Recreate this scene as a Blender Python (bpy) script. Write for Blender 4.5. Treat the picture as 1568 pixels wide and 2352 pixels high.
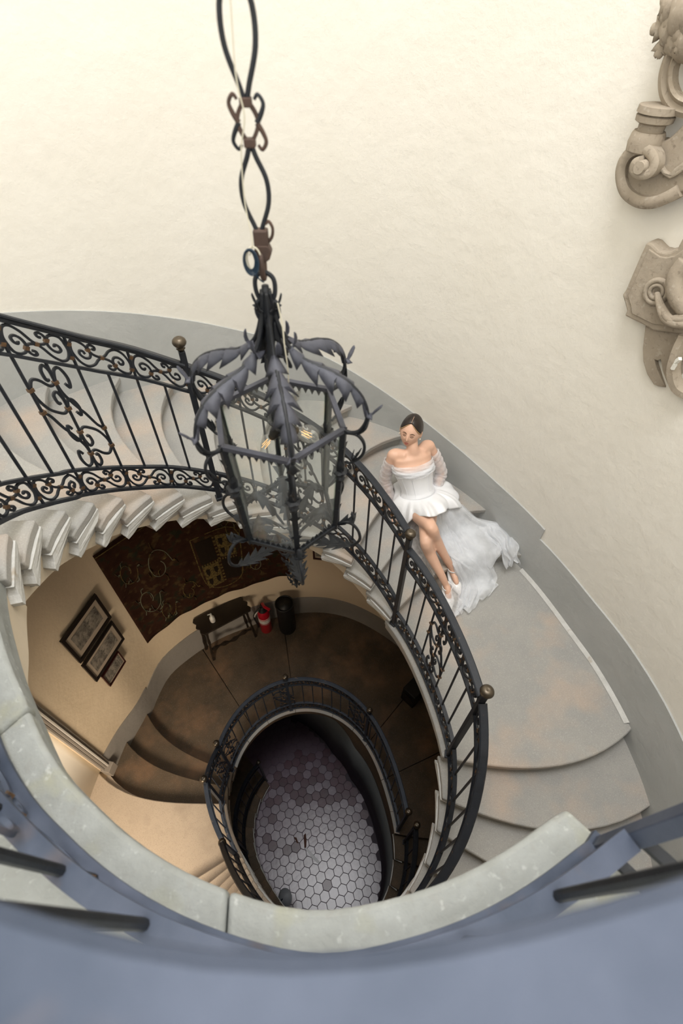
import bpy, bmesh, math, random
import numpy as np
from mathutils import Vector, Matrix, Quaternion
from mathutils.geometry import tessellate_polygon
random.seed(7)
for o in list(bpy.data.objects): bpy.data.objects.remove(o)
SC = bpy.context.scene
COL = SC.collection
PI = math.pi
R = math.radians

# ------------------------------------------------------------------ camera
F, PITCH, ROLL = 1130.0, 0.716253671548518, 0.01756465616003233
ZC = 7.974                                    # camera height above the hexagon floor
FW = Vector((0, math.sin(PITCH), -math.cos(PITCH)))
RT0 = Vector((1, 0, 0)); UP0 = RT0.cross(FW)
RT = RT0 * math.cos(ROLL) + UP0 * math.sin(ROLL); UP = RT.cross(FW)
CAM = Vector((0, 0, ZC))
cd = bpy.data.cameras.new('camera'); cam = bpy.data.objects.new('camera', cd); COL.objects.link(cam)
cd.sensor_fit = 'VERTICAL'; cd.sensor_height = 36; cd.sensor_width = 24
cd.lens = F / 2352 * 36; cd.clip_start = 0.02; cd.clip_end = 60
m = Matrix((RT, UP, -FW)).transposed().to_4x4(); m.translation = CAM
cam.matrix_world = m
cd.dof.use_dof = True; cd.dof.focus_distance = 2.9; cd.dof.aperture_fstop = 3.2
SC.camera = cam

# ------------------------------------------------------------------ world, light, exposure
w = bpy.data.worlds.new('sky'); SC.world = w; w.use_nodes = True
bg = w.node_tree.nodes['Background']; bg.inputs[0].default_value = (0.92, 0.96, 1.0, 1); bg.inputs[1].default_value = 1.0
SC.view_settings.view_transform = 'Standard'; SC.view_settings.look = 'None'
SC.view_settings.gamma = 1; SC.view_settings.use_curve_mapping = False
SC.view_settings.exposure = 0.13

def area(name, loc, target, sx, sy, power, col):
    l = bpy.data.lights.new(name, 'AREA'); l.shape = 'RECTANGLE'; l.size = sx; l.size_y = sy
    l.energy = power; l.color = col
    o = bpy.data.objects.new(name, l); COL.objects.link(o); o.location = loc
    o.rotation_euler = (Vector(target) - Vector(loc)).to_track_quat('-Z', 'Y').to_euler()
    return o
area('fill_light_upper', (0.3, -0.98, 8.75), (0.5, 3.0, 5.6), 2.4, 1.1, 27, (1.0, 0.99, 0.97))  # fill light added behind the camera to brighten the far wall
area('fill_light_top', (0.0, 1.0, 12.3), (0.0, 1.1, 4.0), 2.2, 2.2, 205, (0.985, 0.99, 1.0))  # fill light added high over the shaft to brighten it from above
mw = area('fill_light_side_landing', (-1.36, -0.58, 4.05), (-2.25, 1.05, 2.75), 0.6, 0.9, 24, (1.0, 0.85, 0.66)); mw.data.spread = R(110)  # warm fill added out of view to brighten the side landing and door
area('fill_light_ground', (-0.5, -0.55, 1.45), (-0.3, 1.0, 0.0), 1.2, 1.2, .7, (0.70, 0.80, 1.0))  # weak bluish fill added low down for the hexagon floor

# ------------------------------------------------------------------ plan of the oval stair
CX, CY = -0.27, 0.95
CR = [0.8794, 0.0507, 0.0723, -0.069, -0.1091, -0.023, -0.0121, -0.0038, 0.0032]
def four(c, t):
    r = c[0]
    for i in range((len(c) - 1) // 2): r += c[1 + 2*i]*math.cos((i+1)*t) + c[2 + 2*i]*math.sin((i+1)*t)
    return r
def table(tab, per=None):
    xs = [a for a, b in tab]; ys = [b for a, b in tab]
    if per: xs = [x - per for x in xs] + xs + [x + per for x in xs]; ys = ys * 3
    n = len(xs); ms = []
    for i in range(n):
        if i == 0 or i == n-1: ms.append(0.0)
        else: ms.append((ys[i+1]-ys[i-1])/(xs[i+1]-xs[i-1]))
    if not per and n > 1: ms[0] = (ys[1]-ys[0])/(xs[1]-xs[0]); ms[-1] = (ys[-1]-ys[-2])/(xs[-1]-xs[-2])
    def fn(x):
        if per: x = (x + per/2) % per - per/2
        if x <= xs[0]: return ys[0] + ms[0]*(x-xs[0])
        if x >= xs[-1]: return ys[-1] + ms[-1]*(x-xs[-1])
        i = next(j for j in range(n-1) if xs[j] <= x <= xs[j+1])
        h = xs[i+1]-xs[i]; t = (x-xs[i])/h
        return ((2*t**3-3*t**2+1)*ys[i] + (t**3-2*t**2+t)*h*ms[i] + (-2*t**3+3*t**2)*ys[i+1] + (t**3-t**2)*h*ms[i+1])
    return fn
def lin(tab):
    xs = [a for a, b in tab]; ys = [b for a, b in tab]
    def fn(x):
        if x <= xs[0]: return ys[0] + (ys[1]-ys[0])/(xs[1]-xs[0])*(x-xs[0])
        if x >= xs[-1]: return ys[-1] + (ys[-1]-ys[-2])/(xs[-1]-xs[-2])*(x-xs[-1])
        for i in range(len(xs)-1):
            if xs[i] <= x <= xs[i+1]: return ys[i] + (ys[i+1]-ys[i])*(x-xs[i])/(xs[i+1]-xs[i])
    return fn
RW = table([(-170,2.06),(-150,2.12),(-125,2.13),(-100,2.06),(-74,2.04),(-45,2.1),(-25,2.09),(-10,2.04),(0.5,1.987),(10.4,1.95),(21,1.922),(36,1.958),(47,2.005),
            (59,2.10),(69,2.187),(81,2.29),(91,2.325),(106,2.305),(114,2.28),(123,2.29),(133,2.285),(141,2.27),(147,2.19),(154,2.09),(162,2.06),(171,2.03),(180,2.03)], 360)
def ri(th): return four(CR, R(th))
_ru = table([(150,.908),(159,.872),(168.5,.838),(180,.785),(192,.735),(205,.70),(215.4,.689),(230,.699),(241,.734),(248,.76),(254,.782),(265,.835),(275,.888),(284,.938),(293,.968),(299,.988),(311,1.027),(315,1.046),(325,1.06)])
def riu(th):                                     # rim on the uppermost flight and landing
    return ri(th) if th < 152 else _ru(th)
def P(th, r, z=0.0): return Vector((CX + r*math.cos(R(th)), CY + r*math.sin(R(th)), z))

# levels
RS = 0.11566
ZM = ZC - 2.970          # middle landing
ZL = ZC - 5.777          # lower landing
ZT = ZC - 5.430          # small side landing with the door
ZU = ZC - 1.120          # upper landing

# ------------------------------------------------------------------ mesh helper
class MB:
    def __init__(s): s.v = []; s.f = []; s.mi = []; s.uv = None
    def add(s, vs, fs, mi=0):
        o = len(s.v); s.v += [tuple(v) for v in vs]; s.f += [tuple(o+i for i in f) for f in fs]; s.mi += [mi]*len(fs)
    def box(s, c, d, rot=None, mi=0):
        c = Vector(c); vs = []
        for x in (-1, 1):
            for y in (-1, 1):
                for z in (-1, 1):
                    v = Vector((x*d[0]/2, y*d[1]/2, z*d[2]/2))
                    if rot is not None: v = rot @ v
                    vs.append(c + v)
        s.add(vs, [(0,1,3,2),(4,6,7,5),(0,4,5,1),(2,3,7,6),(0,2,6,4),(1,5,7,3)], mi)
    def sweep(s, path, prof, up=None, closed=False, cap=True, scale=None, mi=0, norm=None):
        # prof: list of (a,b): a along side, b along up
        n = len(path); path = [Vector(p) for p in path]; k = len(prof); vs = []
        prevS = None
        for i, p in enumerate(path):
            if closed: t = path[(i+1) % n] - path[i-1]
            else: t = path[min(i+1, n-1)] - path[max(i-1, 0)]
            if t.length < 1e-9: t = Vector((0, 0, 1))
            t.normalize()
            if norm is not None: b = norm(i) if callable(norm) else norm[i]; b = (b - t*b.dot(t)).normalized(); a = t.cross(b)
            elif up is not None:
                a = t.cross(Vector(up)); 
                if a.length < 1e-4: a = prevS or Vector((1, 0, 0))
                a.normalize(); b = a.cross(t)
            else:
                if prevS is None:
                    a = t.orthogonal().normalized()
                else:
                    a = prevS - t*prevS.dot(t); a = a.normalized() if a.length > 1e-6 else t.orthogonal().normalized()
                b = t.cross(a)
            prevS = a
            sc = scale[i] if scale else 1.0
            for (u, v) in prof: vs.append(p + a*u*sc + b*v*sc)
        fs = []
        for i in range(n if closed else n-1):
            j = (i+1) % n
            for q in range(k): r = (q+1) % k; fs.append((i*k+q, i*k+r, j*k+r, j*k+q))
        if cap and not closed:
            fs.append(tuple(range(k-1, -1, -1))); fs.append(tuple((n-1)*k+q for q in range(k)))
        s.add(vs, fs, mi)
    def tube(s, path, r, n=6, closed=False, scale=None, mi=0, up=None):
        s.sweep(path, [(r*math.cos(2*PI*q/n), r*math.sin(2*PI*q/n)) for q in range(n)], up, closed, True, scale, mi)
    def bar(s, path, wd, ht, up=(0, 0, 1), mi=0, closed=False, scale=None):
        s.sweep(path, [(-wd/2, -ht/2), (wd/2, -ht/2), (wd/2, ht/2), (-wd/2, ht/2)], up, closed, True, scale, mi)
    def lathe(s, prof, c=(0, 0, 0), n=16, axis=None, mi=0):
        c = Vector(c); q = Vector((0, 0, 1)).rotation_difference(Vector(axis)) if axis is not None else Quaternion()
        vs = []; fs = []; k = len(prof)
        for i in range(n):
            a = 2*PI*i/n
            for (r, z) in prof: vs.append(c + q @ Vector((r*math.cos(a), r*math.sin(a), z)))
        for i in range(n):
            j = (i+1) % n
            for t in range(k-1): fs.append((i*k+t, j*k+t, j*k+t+1, i*k+t+1))
        fs.append(tuple(i*k for i in range(n-1, -1, -1))); fs.append(tuple(i*k+k-1 for i in range(n)))
        s.add(vs, fs, mi)
    def grid(s, fn, nu, nv, mi=0, closeu=False):
        vs = [fn(i/nu, j/nv) for i in range(nu + (0 if closeu else 1)) for j in range(nv+1)]
        fs = []; N = nu if closeu else nu
        for i in range(N):
            i2 = (i+1) % nu if closeu else i+1
            for j in range(nv): fs.append((i*(nv+1)+j, i2*(nv+1)+j, i2*(nv+1)+j+1, i*(nv+1)+j+1))
        s.add(vs, fs, mi)
    def prism(s, poly, f0, f1, mi=0):
        # poly 2D list; f0,f1 map (a,b)->Vector for the two end faces
        n = len(poly); tr = tessellate_polygon([[Vector((a, b, 0)) for a, b in poly]])
        vs = [f0(a, b) for a, b in poly] + [f1(a, b) for a, b in poly]
        fs = [tuple(t) for t in tr] + [tuple(n+i for i in reversed(t)) for t in tr]
        fs += [(i, (i+1) % n, n+(i+1) % n, n+i) for i in range(n)]
        s.add(vs, fs, mi)
    def build(s, name, mat, parent=None, smooth=False, bevel=0, solid=0, sub=0, angle=None):
        me = bpy.data.meshes.new(name); me.from_pydata(s.v, [], s.f); me.validate()
        mats = mat if isinstance(mat, (list, tuple)) else [mat]
        for q in mats: me.materials.append(q)
        if len(mats) > 1 and len(me.polygons) == len(s.mi):
            me.polygons.foreach_set('material_index', s.mi)
        bm = bmesh.new(); bm.from_mesh(me); bmesh.ops.recalc_face_normals(bm, faces=bm.faces); bm.to_mesh(me); bm.free()
        if smooth:
            me.polygons.foreach_set('use_smooth', [True]*len(me.polygons))
            if angle: me.set_sharp_from_angle(angle=R(angle))
        me.update()
        o = bpy.data.objects.new(name, me); COL.objects.link(o)
        if parent: o.parent = parent
        if solid: md = o.modifiers.new('s', 'SOLIDIFY'); md.thickness = solid; md.offset = 0
        if bevel: md = o.modifiers.new('b', 'BEVEL'); md.width = bevel; md.segments = 2; md.limit_method = 'ANGLE'; md.angle_limit = R(40)
        if sub: md = o.modifiers.new('u', 'SUBSURF'); md.levels = sub; md.render_levels = sub
        return o
def tag(o, label=None, cat=None, group=None, kind=None):
    if label: o['label'] = label
    if cat: o['category'] = cat
    if group: o['group'] = group
    if kind: o['kind'] = kind
    return o
def thing(name, label, cat, group=None, kind=None):
    o = bpy.data.objects.new(name, None); COL.objects.link(o); o.empty_display_size = .05
    return tag(o, label, cat, group, kind)
def spline(pts, n=8, closed=False):
    pts = [Vector(p) for p in pts]; out = []; N = len(pts)
    rng = range(N) if closed else range(N-1)
    for i in rng:
        p0 = pts[(i-1) % N] if closed else pts[max(i-1, 0)]; p1 = pts[i]; p2 = pts[(i+1) % N]; p3 = pts[(i+2) % N] if closed else pts[min(i+2, N-1)]
        for j in range(n):
            t = j/n
            out.append(0.5*((2*p1) + (p2-p0)*t + (2*p0-5*p1+4*p2-p3)*t*t + (3*p1-p0-3*p2+p3)*t**3))
    if not closed: out.append(pts[-1])
    return out

# ------------------------------------------------------------------ materials
def mat(name, col, rough=.6, metal=0, col2=None, nscale=6, namt=.5, bump=0, bscale=40, detail=5, spec=.5, speck=None, patch=None, rnd=0, alpha=1, trans=0, ior=1.45, sheen=0, coat=0, emis=None, coord='Object'):
    mt = bpy.data.materials.new(name); mt.use_nodes = True; nt = mt.node_tree; b = nt.nodes['Principled BSDF']
    L = nt.links.new; tc = nt.nodes.new('ShaderNodeTexCoord'); co = tc.outputs[coord]
    def noise(sc, det=detail, rg=.6):
        n = nt.nodes.new('ShaderNodeTexNoise'); n.inputs['Scale'].default_value = sc; n.inputs['Detail'].default_value = det; n.inputs['Roughness'].default_value = rg
        L(co, n.inputs['Vector']); return n
    def ramp(src, a, bb, lo=(0,0,0,1), hi=(1,1,1,1)):
        r = nt.nodes.new('ShaderNodeValToRGB'); r.color_ramp.elements[0].position = a; r.color_ramp.elements[1].position = bb
        r.color_ramp.elements[0].color = lo; r.color_ramp.elements[1].color = hi; L(src, r.inputs[0]); return r
    def mix(fac, a, bcol):
        m_ = nt.nodes.new('ShaderNodeMix'); m_.data_type = 'RGBA'
        if isinstance(fac, float): m_.inputs[0].default_value = fac
        else: L(fac, m_.inputs[0])
        for i, c in ((6, a), (7, bcol)):
            if isinstance(c, tuple): m_.inputs[i].default_value = c if len(c) == 4 else (*c, 1)
            else: L(c, m_.inputs[i])
        return m_.outputs[2]
    out = (*col, 1)
    if col2: out = mix(ramp(noise(nscale).outputs[0], .5-namt/2, .5+namt/2).outputs[0], out, (*col2, 1))
    if patch: out = mix(ramp(noise(patch[1], 3).outputs[0], patch[2], patch[3]).outputs[0], out, (*patch[0], 1))
    if speck:
        for (c, sc, lo, hi, st) in speck:
            mm = nt.nodes.new('ShaderNodeMath'); mm.operation = 'MULTIPLY'; mm.inputs[1].default_value = st
            L(ramp(noise(sc, 2, .5).outputs[0], lo, hi).outputs[0], mm.inputs[0]); out = mix(mm.outputs[0], out, (*c, 1))
    if rnd:
        oi = nt.nodes.new('ShaderNodeObjectInfo'); hs = nt.nodes.new('ShaderNodeHueSaturation')
        mr = nt.nodes.new('ShaderNodeMapRange'); mr.inputs[3].default_value = 1-rnd; mr.inputs[4].default_value = 1+rnd; L(oi.outputs['Random'], mr.inputs[0]); L(mr.outputs[0], hs.inputs['Value'])
        if isinstance(out, tuple): hs.inputs['Color'].default_value = out
        else: L(out, hs.inputs['Color'])
        out = hs.outputs[0]
    if isinstance(out, tuple): b.inputs['Base Color'].default_value = out
    else: L(out, b.inputs['Base Color'])
    b.inputs['Roughness'].default_value = rough; b.inputs['Metallic'].default_value = metal
    b.inputs['Specular IOR Level'].default_value = spec; b.inputs['IOR'].default_value = ior
    b.inputs['Alpha'].default_value = alpha; b.inputs['Transmission Weight'].default_value = trans
    b.inputs['Coat Weight'].default_value = coat; b.inputs['Sheen Weight'].default_value = sheen
    if emis: b.inputs['Emission Color'].default_value = (*emis[0], 1); b.inputs['Emission Strength'].default_value = emis[1]
    if bump:
        bp = nt.nodes.new('ShaderNodeBump'); bp.inputs['Strength'].default_value = 1; bp.inputs['Distance'].default_value = bump
        L(noise(bscale, 6).outputs[0], bp.inputs['Height']); L(bp.outputs[0], b.inputs['Normal'])
    return mt
M = {}
M['cream'] = mat('cream_plaster', (.785,.75,.675), .9, col2=(.82,.79,.725), nscale=1.6, bump=.006, bscale=9, spec=.2)
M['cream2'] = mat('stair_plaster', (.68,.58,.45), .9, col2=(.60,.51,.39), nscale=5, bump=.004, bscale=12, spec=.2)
M['cream_warm_lit'] = mat('cream_plaster_warm_light', (.62,.50,.355), .9, col2=(.66,.54,.39), nscale=1.6, bump=.006, bscale=9, spec=.2)  # same wall plaster, with the lower floors' warmer, dimmer light put into its colour
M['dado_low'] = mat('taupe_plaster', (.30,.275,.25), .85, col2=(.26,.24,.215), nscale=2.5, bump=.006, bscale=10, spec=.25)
M['dado'] = mat('grey_plaster', (.42,.43,.42), .85, col2=(.49,.495,.485), nscale=2.5, bump=.006, bscale=10, spec=.25)
M['stone'] = mat('granite', (.40,.385,.355), .8, col2=(.33,.325,.31), nscale=3, namt=.4, bump=.0015, bscale=160, spec=.3,
                 patch=((.50,.395,.315), 2.0, .50, .72), speck=[((.26,.25,.24), 190, .54, .68, .32), ((.60,.58,.55), 150, .56, .70, .28)])
M['stone_near'] = mat('pale_rim_stone', (.36,.375,.365), .8, col2=(.28,.29,.275), nscale=16, bump=.004, bscale=45, spec=.3, patch=((.34,.34,.26), 7, .55, .75), speck=[((.30,.30,.28), 40, .60, .74, .5), ((.56,.57,.56), 60, .62, .74, .5)])
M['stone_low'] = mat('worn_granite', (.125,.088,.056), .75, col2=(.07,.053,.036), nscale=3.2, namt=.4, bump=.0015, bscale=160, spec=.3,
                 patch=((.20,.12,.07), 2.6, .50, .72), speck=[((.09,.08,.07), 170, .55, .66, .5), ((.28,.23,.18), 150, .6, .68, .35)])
M['stone_tan'] = mat('sandy_granite', (.50,.41,.32), .8, col2=(.44,.36,.28), nscale=4, bump=.0015, bscale=150, spec=.3, patch=((.36,.29,.225), 3.0, .50, .74), speck=[((.3,.24,.18), 170, .54, .66, .45)])
M['stone_white'] = mat('pale_step_end', (.66,.655,.63), .85, col2=(.50,.49,.46), nscale=14, namt=.5, bump=.004, bscale=50, spec=.3, patch=((.40,.33,.25), 9, .60, .72))
M['iron'] = mat('black_iron', (.010,.012,.016), .5, .1, col2=(.018,.021,.028), nscale=30, bump=.0006, bscale=150, spec=.5)
M['iron_blue'] = mat('rail_iron', (.028,.036,.052), .5, .25, col2=(.045,.055,.075), nscale=16, bump=.0008, bscale=90, spec=.5, patch=((.16,.13,.11), 26, .64, .74))
M['iron_near'] = mat('near_rail_iron', (.085,.10,.145), .55, .1, col2=(.028,.040,.065), nscale=5, namt=.5, bump=.001, bscale=40, spec=.4, patch=((.10,.085,.09), 7, .58, .75))
M['iron_worn'] = mat('worn_rail_iron', (.010,.0125,.018), .48, .1, col2=(.018,.022,.030), nscale=22, bump=.0008, bscale=120, spec=.6, patch=((.10,.06,.04), 60, .68, .74))
M['collar'] = mat('rusty_collar', (.19,.11,.055), .5, .5, col2=(.08,.05,.035), nscale=60, bump=.0005, bscale=200)
M['brass'] = mat('aged_bronze', (.13,.105,.075), .34, .8, col2=(.08,.065,.05), nscale=40, bump=.0003, bscale=120)
M['leaf'] = mat('wrought_leaf', (.075,.076,.095), .55, .2, col2=(.035,.038,.05), nscale=14, bump=.001, bscale=60, spec=.5)
M['leaf_dark'] = mat('dark_wrought_leaf', (.007,.008,.010), .5, .1, col2=(.014,.016,.021), nscale=18, bump=.001, bscale=60)
M['rust'] = mat('rusted_iron', (.115,.070,.052), .6, .4, col2=(.06,.042,.036), nscale=22, bump=.001, bscale=70)
M['dark_wood'] = mat('dark_wood', (.014,.010,.007), .45, col2=(.028,.018,.011), nscale=8, bump=.001, bscale=30)
M['black'] = mat('black_plastic', (.008,.008,.008), .5)
M['red'] = mat('red_enamel', (.42,.006,.018), .35, coat=.4)
M['white_label'] = mat('paper_label', (.62,.58,.54), .7)
M['white_plastic'] = mat('white_plastic', (.72,.71,.66), .35)
M['trim'] = mat('taupe_paint', (.27,.235,.20), .5, spec=.4)
M['trim_light'] = mat('light_trim', (.50,.465,.42), .5)
M['door_white'] = mat('white_paint', (.90,.87,.80), .7, bump=.002, bscale=8)
M['wire'] = mat('cream_cable', (.62,.58,.46), .6)
M['wire_blue'] = mat('blue_black_cable', (.012,.03,.055), .35)
M['carved'] = mat('carved_stone', (.40,.345,.275), .9, col2=(.30,.25,.195), nscale=6, bump=.003, bscale=45, spec=.2, speck=[((.16,.13,.10), 60, .6, .72, .45), ((.55,.5,.43), 40, .62, .75, .4)])
M['grout'] = mat('floor_grout', (.10,.085,.10), .9)
M['tile'] = mat('hexagon_cement_tile', (.125,.072,.112), .29, col2=(.16,.11,.15), nscale=5, namt=.5, bump=.0010, bscale=22, spec=.8, ior=1.6, coat=.0, rnd=.12, coord='Object')
M['tile_red'] = mat('hexagon_cement_tile_red', (.12,.05,.075), .30, col2=(.11,.07,.085), nscale=5, bump=.0008, bscale=22, spec=.55, ior=1.5, rnd=.15)
M['skin'] = mat('skin', (.74,.47,.345), .40, col2=(.72,.43,.30), nscale=9, spec=.4)
M['lips'] = mat('lips', (.50,.17,.14), .4)
M['brow'] = mat('brow', (.13,.075,.045), .7)
M['eye'] = mat('eyelid', (.38,.21,.15), .6)
M['hair'] = mat('hair', (.012,.007,.006), .38, col2=(.024,.015,.012), nscale=60, bump=.001, bscale=120, spec=.5)
M['hair_light'] = mat('light_hair', (.42,.27,.13), .4, col2=(.28,.17,.08), nscale=80)
M['satin'] = mat('satin', (.90,.90,.92), .30, spec=.5, sheen=.3)
M['shoe'] = mat('white_leather', (.85,.84,.83), .3, coat=.3)
M['pearl'] = mat('pearl', (.86,.80,.68), .2, coat=.5)
def glass_mat(name, tint=(.93,.97,.95), fac=.12, rough=.02, dust=0):
    mt = bpy.data.materials.new(name); mt.use_nodes = True; nt = mt.node_tree; nt.nodes.clear()
    o = nt.nodes.new('ShaderNodeOutputMaterial'); t = nt.nodes.new('ShaderNodeBsdfTransparent'); g = nt.nodes.new('ShaderNodeBsdfGlossy'); mx = nt.nodes.new('ShaderNodeMixShader')
    t.inputs[0].default_value = (*tint, 1); g.inputs[0].default_value = (.9,.93,.92,1); g.inputs['Roughness'].default_value = rough
    fr = nt.nodes.new('ShaderNodeFresnel'); fr.inputs[0].default_value = 1.0
    mm = nt.nodes.new('ShaderNodeMath'); mm.operation = 'ADD'; mm.inputs[1].default_value = fac
    nt.links.new(fr.outputs[0], mm.inputs[0]); nt.links.new(mm.outputs[0], mx.inputs[0]); nt.links.new(t.outputs[0], mx.inputs[1]); nt.links.new(g.outputs[0], mx.inputs[2]); 
    dd = nt.nodes.new('ShaderNodeBsdfDiffuse'); dd.inputs[0].default_value = (.8,.8,.78,1); m2 = nt.nodes.new('ShaderNodeMixShader'); m2.inputs[0].default_value = dust
    nt.links.new(mx.outputs[0], m2.inputs[1]); nt.links.new(dd.outputs[0], m2.inputs[2]); nt.links.new(m2.outputs[0], o.inputs[0])
    return mt
M['glass'] = glass_mat('pane_glass', (.93,.955,.94), .04, dust=.09)
M['bulb'] = glass_mat('bulb_glass', (.965,.97,.955), .02, dust=.12)
M['edge_glass'] = glass_mat('glass_edge', (.80,.86,.83), .12, .15)
def veil_mat(name, dens, col=(.86,.89,.95), sc=9):
    mt = bpy.data.materials.new(name); mt.use_nodes = True; nt = mt.node_tree; nt.nodes.clear(); L = nt.links.new
    o = nt.nodes.new('ShaderNodeOutputMaterial'); t = nt.nodes.new('ShaderNodeBsdfTransparent'); d = nt.nodes.new('ShaderNodeBsdfDiffuse'); tl = nt.nodes.new('ShaderNodeBsdfTranslucent')
    d.inputs[0].default_value = (*col, 1); tl.inputs[0].default_value = (*col, 1)
    m1 = nt.nodes.new('ShaderNodeMixShader'); m1.inputs[0].default_value = .35; L(d.outputs[0], m1.inputs[1]); L(tl.outputs[0], m1.inputs[2])
    lw = nt.nodes.new('ShaderNodeLayerWeight'); lw.inputs[0].default_value = .55
    tc = nt.nodes.new('ShaderNodeTexCoord'); n = nt.nodes.new('ShaderNodeTexNoise'); n.inputs['Scale'].default_value = sc; n.inputs['Detail'].default_value = 3; L(tc.outputs['Object'], n.inputs['Vector'])
    mr = nt.nodes.new('ShaderNodeMapRange'); mr.inputs[1].default_value = .3; mr.inputs[2].default_value = .7; mr.inputs[3].default_value = dens*.7; mr.inputs[4].default_value = dens*1.3; L(n.outputs[0], mr.inputs[0])
    ma = nt.nodes.new('ShaderNodeMath'); ma.operation = 'MULTIPLY_ADD'; L(lw.outputs['Facing'], ma.inputs[0]); ma.inputs[1].default_value = .8*(1-dens); L(mr.outputs[0], ma.inputs[2]); ma.use_clamp = True
    mx = nt.nodes.new('ShaderNodeMixShader'); L(ma.outputs[0], mx.inputs[0]); L(t.outputs[0], mx.inputs[1]); L(m1.outputs[0], mx.inputs[2]); L(mx.outputs[0], o.inputs[0])
    return mt
M['tulle'] = veil_mat('tulle', .50, (.93,.945,.97))
M['tulle_thin'] = veil_mat('sheer_tulle', .30, (.95,.94,.95), 40)

# ------------------------------------------------------------------ wall shell
ZTOP = 12.5
def wall_piece(name, th0, th1, z0, z1, mt, off0=0.0, off1=.18, step=2.0, parent=None, ztopf=None, nz=1):
    b = MB(); n = max(1, int(abs(th1-th0)/step))
    ths = [th0+(th1-th0)*i/n for i in range(n+1)]
    vs = []
    for t in ths:
        a0, a1 = (z0(t) if callable(z0) else z0), (z1(t) if callable(z1) else z1)
        for (o_, z) in ((off0, a0), (off0, a1), (off1, a1), (off1, a0)): vs.append(P(t, RW(t)+o_, z))
    full = abs(abs(th1-th0)-360) < .01
    fs = []
    for i in range(n):
        for q in range(4): fs.append((i*4+q, i*4+(q+1) % 4, i*4+4+(q+1) % 4, i*4+4+q))
    if not full: fs += [(0,1,2,3), (n*4+3,n*4+2,n*4+1,n*4)]
    b.add(vs, fs); return b.build(name, mt, parent, smooth=True, angle=40)
DOOR = (172.0, 203.0)          # recess at the small side landing
W1 = (-137.0, -114.0); W2 = (-112.0, -48.0)
def st(o): o['kind'] = 'structure'; return o
# one wall, with the recess and the two added windows left open
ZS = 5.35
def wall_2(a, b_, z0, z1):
    if z0 < ZS: st(wall_piece('wall_round', a, b_, z0, min(z1, ZS), M['cream_warm_lit']))
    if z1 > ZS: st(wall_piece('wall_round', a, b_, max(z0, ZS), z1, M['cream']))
wall_2(DOOR[1]-360, W1[0], 0, ZTOP)
wall_2(W1[0], W1[1], 0, 3.15)
wall_2(W1[0], W1[1], 4.9, ZTOP)
wall_2(W1[1], W2[0], 0, ZTOP)
wall_2(W2[0], W2[1], 0, 8.05)
wall_2(W2[0], W2[1], 9.45, ZTOP)
wall_2(W2[1], DOOR[0], 0, ZTOP)
wall_2(DOOR[0], DOOR[1], 0, ZT-.06)
wall_2(DOOR[0], DOOR[1], ZT+2.1, ZTOP)
def added_window(name, a0, a1, z0, z1):  # unseen windows, added to go with the fill lights
    n = 6; root = MB()
    for z in (z0+.03, z1-.03): root.bar([P(a0+(a1-a0)*i/n, RW(a0+(a1-a0)*i/n)+.1, z) for i in range(n+1)], .06, .06)
    o = st(root.build(name, M['trim_light']))
    for i in range(n+1):
        t = a0+(a1-a0)*i/n; q = MB(); q.bar([P(t, RW(t)+.1, z0), P(t, RW(t)+.1, z1)], .035, .035, up=(1, 0, 0)); q.build('mullion', M['trim_light'], o)
    q = MB(); q.grid(lambda u, v: P(a0+(a1-a0)*u, RW(a0+(a1-a0)*u)+.11, z0+(z1-z0)*v), 12, 1); q.build('pane', M['glass'], o)
added_window('added_window_1', W1[0], W1[1], 3.15, 4.9); added_window('added_window_2', W2[0], W2[1], 8.05, 9.45)
# unseen ceiling; its oval skylight and bars are added for the top light
b = MB(); b.grid(lambda u, v: P(u*360, (1.35+.15*math.cos(R(u*360))) + (RW(u*360)+.18-(1.35+.15*math.cos(R(u*360))))*v, ZTOP), 72, 2, closeu=True)
o = st(b.build('ceiling', M['cream'], solid=.12))
b = MB()
for k in range(8): b.bar([P(k*45, 1.5, ZTOP+.1), P(k*45+180, .0, ZTOP+.1)], .04, .05)
b.build('added_glazing_bar', M['trim_light'], o)

# grey dado: painted render standing a little proud of the wall, top follows the stair
OT = {-1:-10.4,0:.5,1:35.7,2:47.1,3:58.7,4:69,5:80.8,6:91,7:102.5,8:113.9,9:122.7,10:133.4,11:142,12:151,13:160,14:170,15:181,16:193}
IT = {0:-11.1,1:46.7,2:59.3,3:69.3,4:79,5:89,6:98.5,7:107.7,8:116.6,9:124.7,10:133.6,11:141.8,12:150.1,13:159.1,14:168.5,15:179,16:190}
dz = [(-175,-6.0),(-60,-3.7),(-25,-2.80),(-15,-2.60),(-4.9,-2.591),(0,-2.583),(15.3,-2.594),(34.3,-2.597)]
du = [(34.3,-2.498),(52.4,-2.423),(63.5,-2.337),(77.1,-2.162),(90.5,-1.935),(100.9,-1.784),(113.8,-1.586),(124.2,-1.457),(135,-1.335),(150,-1.17),(193,-.62),(250,-.62),(305,-.62)]
f1 = lin(dz); f2 = table(du)
fl_up = lin([(OT[k], -(2.970-RS*k)) for k in range(1, 17)])
wall_piece('trim_1', -60, 34.4, lambda t: ZC+f1(t)-.62-.6*min(1, max(0, (-6-t)/6)), lambda t: ZC+f1(t), M['dado'], -.011, .02)['kind'] = 'structure'
wall_piece('trim_2', 34.4, 305, lambda t: ZC+min(f2(t)-.3, (fl_up(t) if t < 193 else -1.12)-.17), lambda t: ZC+f2(t), M['dado'], -.011, .02)['kind'] = 'structure'
dl = table([(-60,-5.42),(70,-5.42),(97,-5.398),(113,-5.36),(129,-5.325),(140,-5.36),(148,-5.40),(152,-5.42)])
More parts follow.
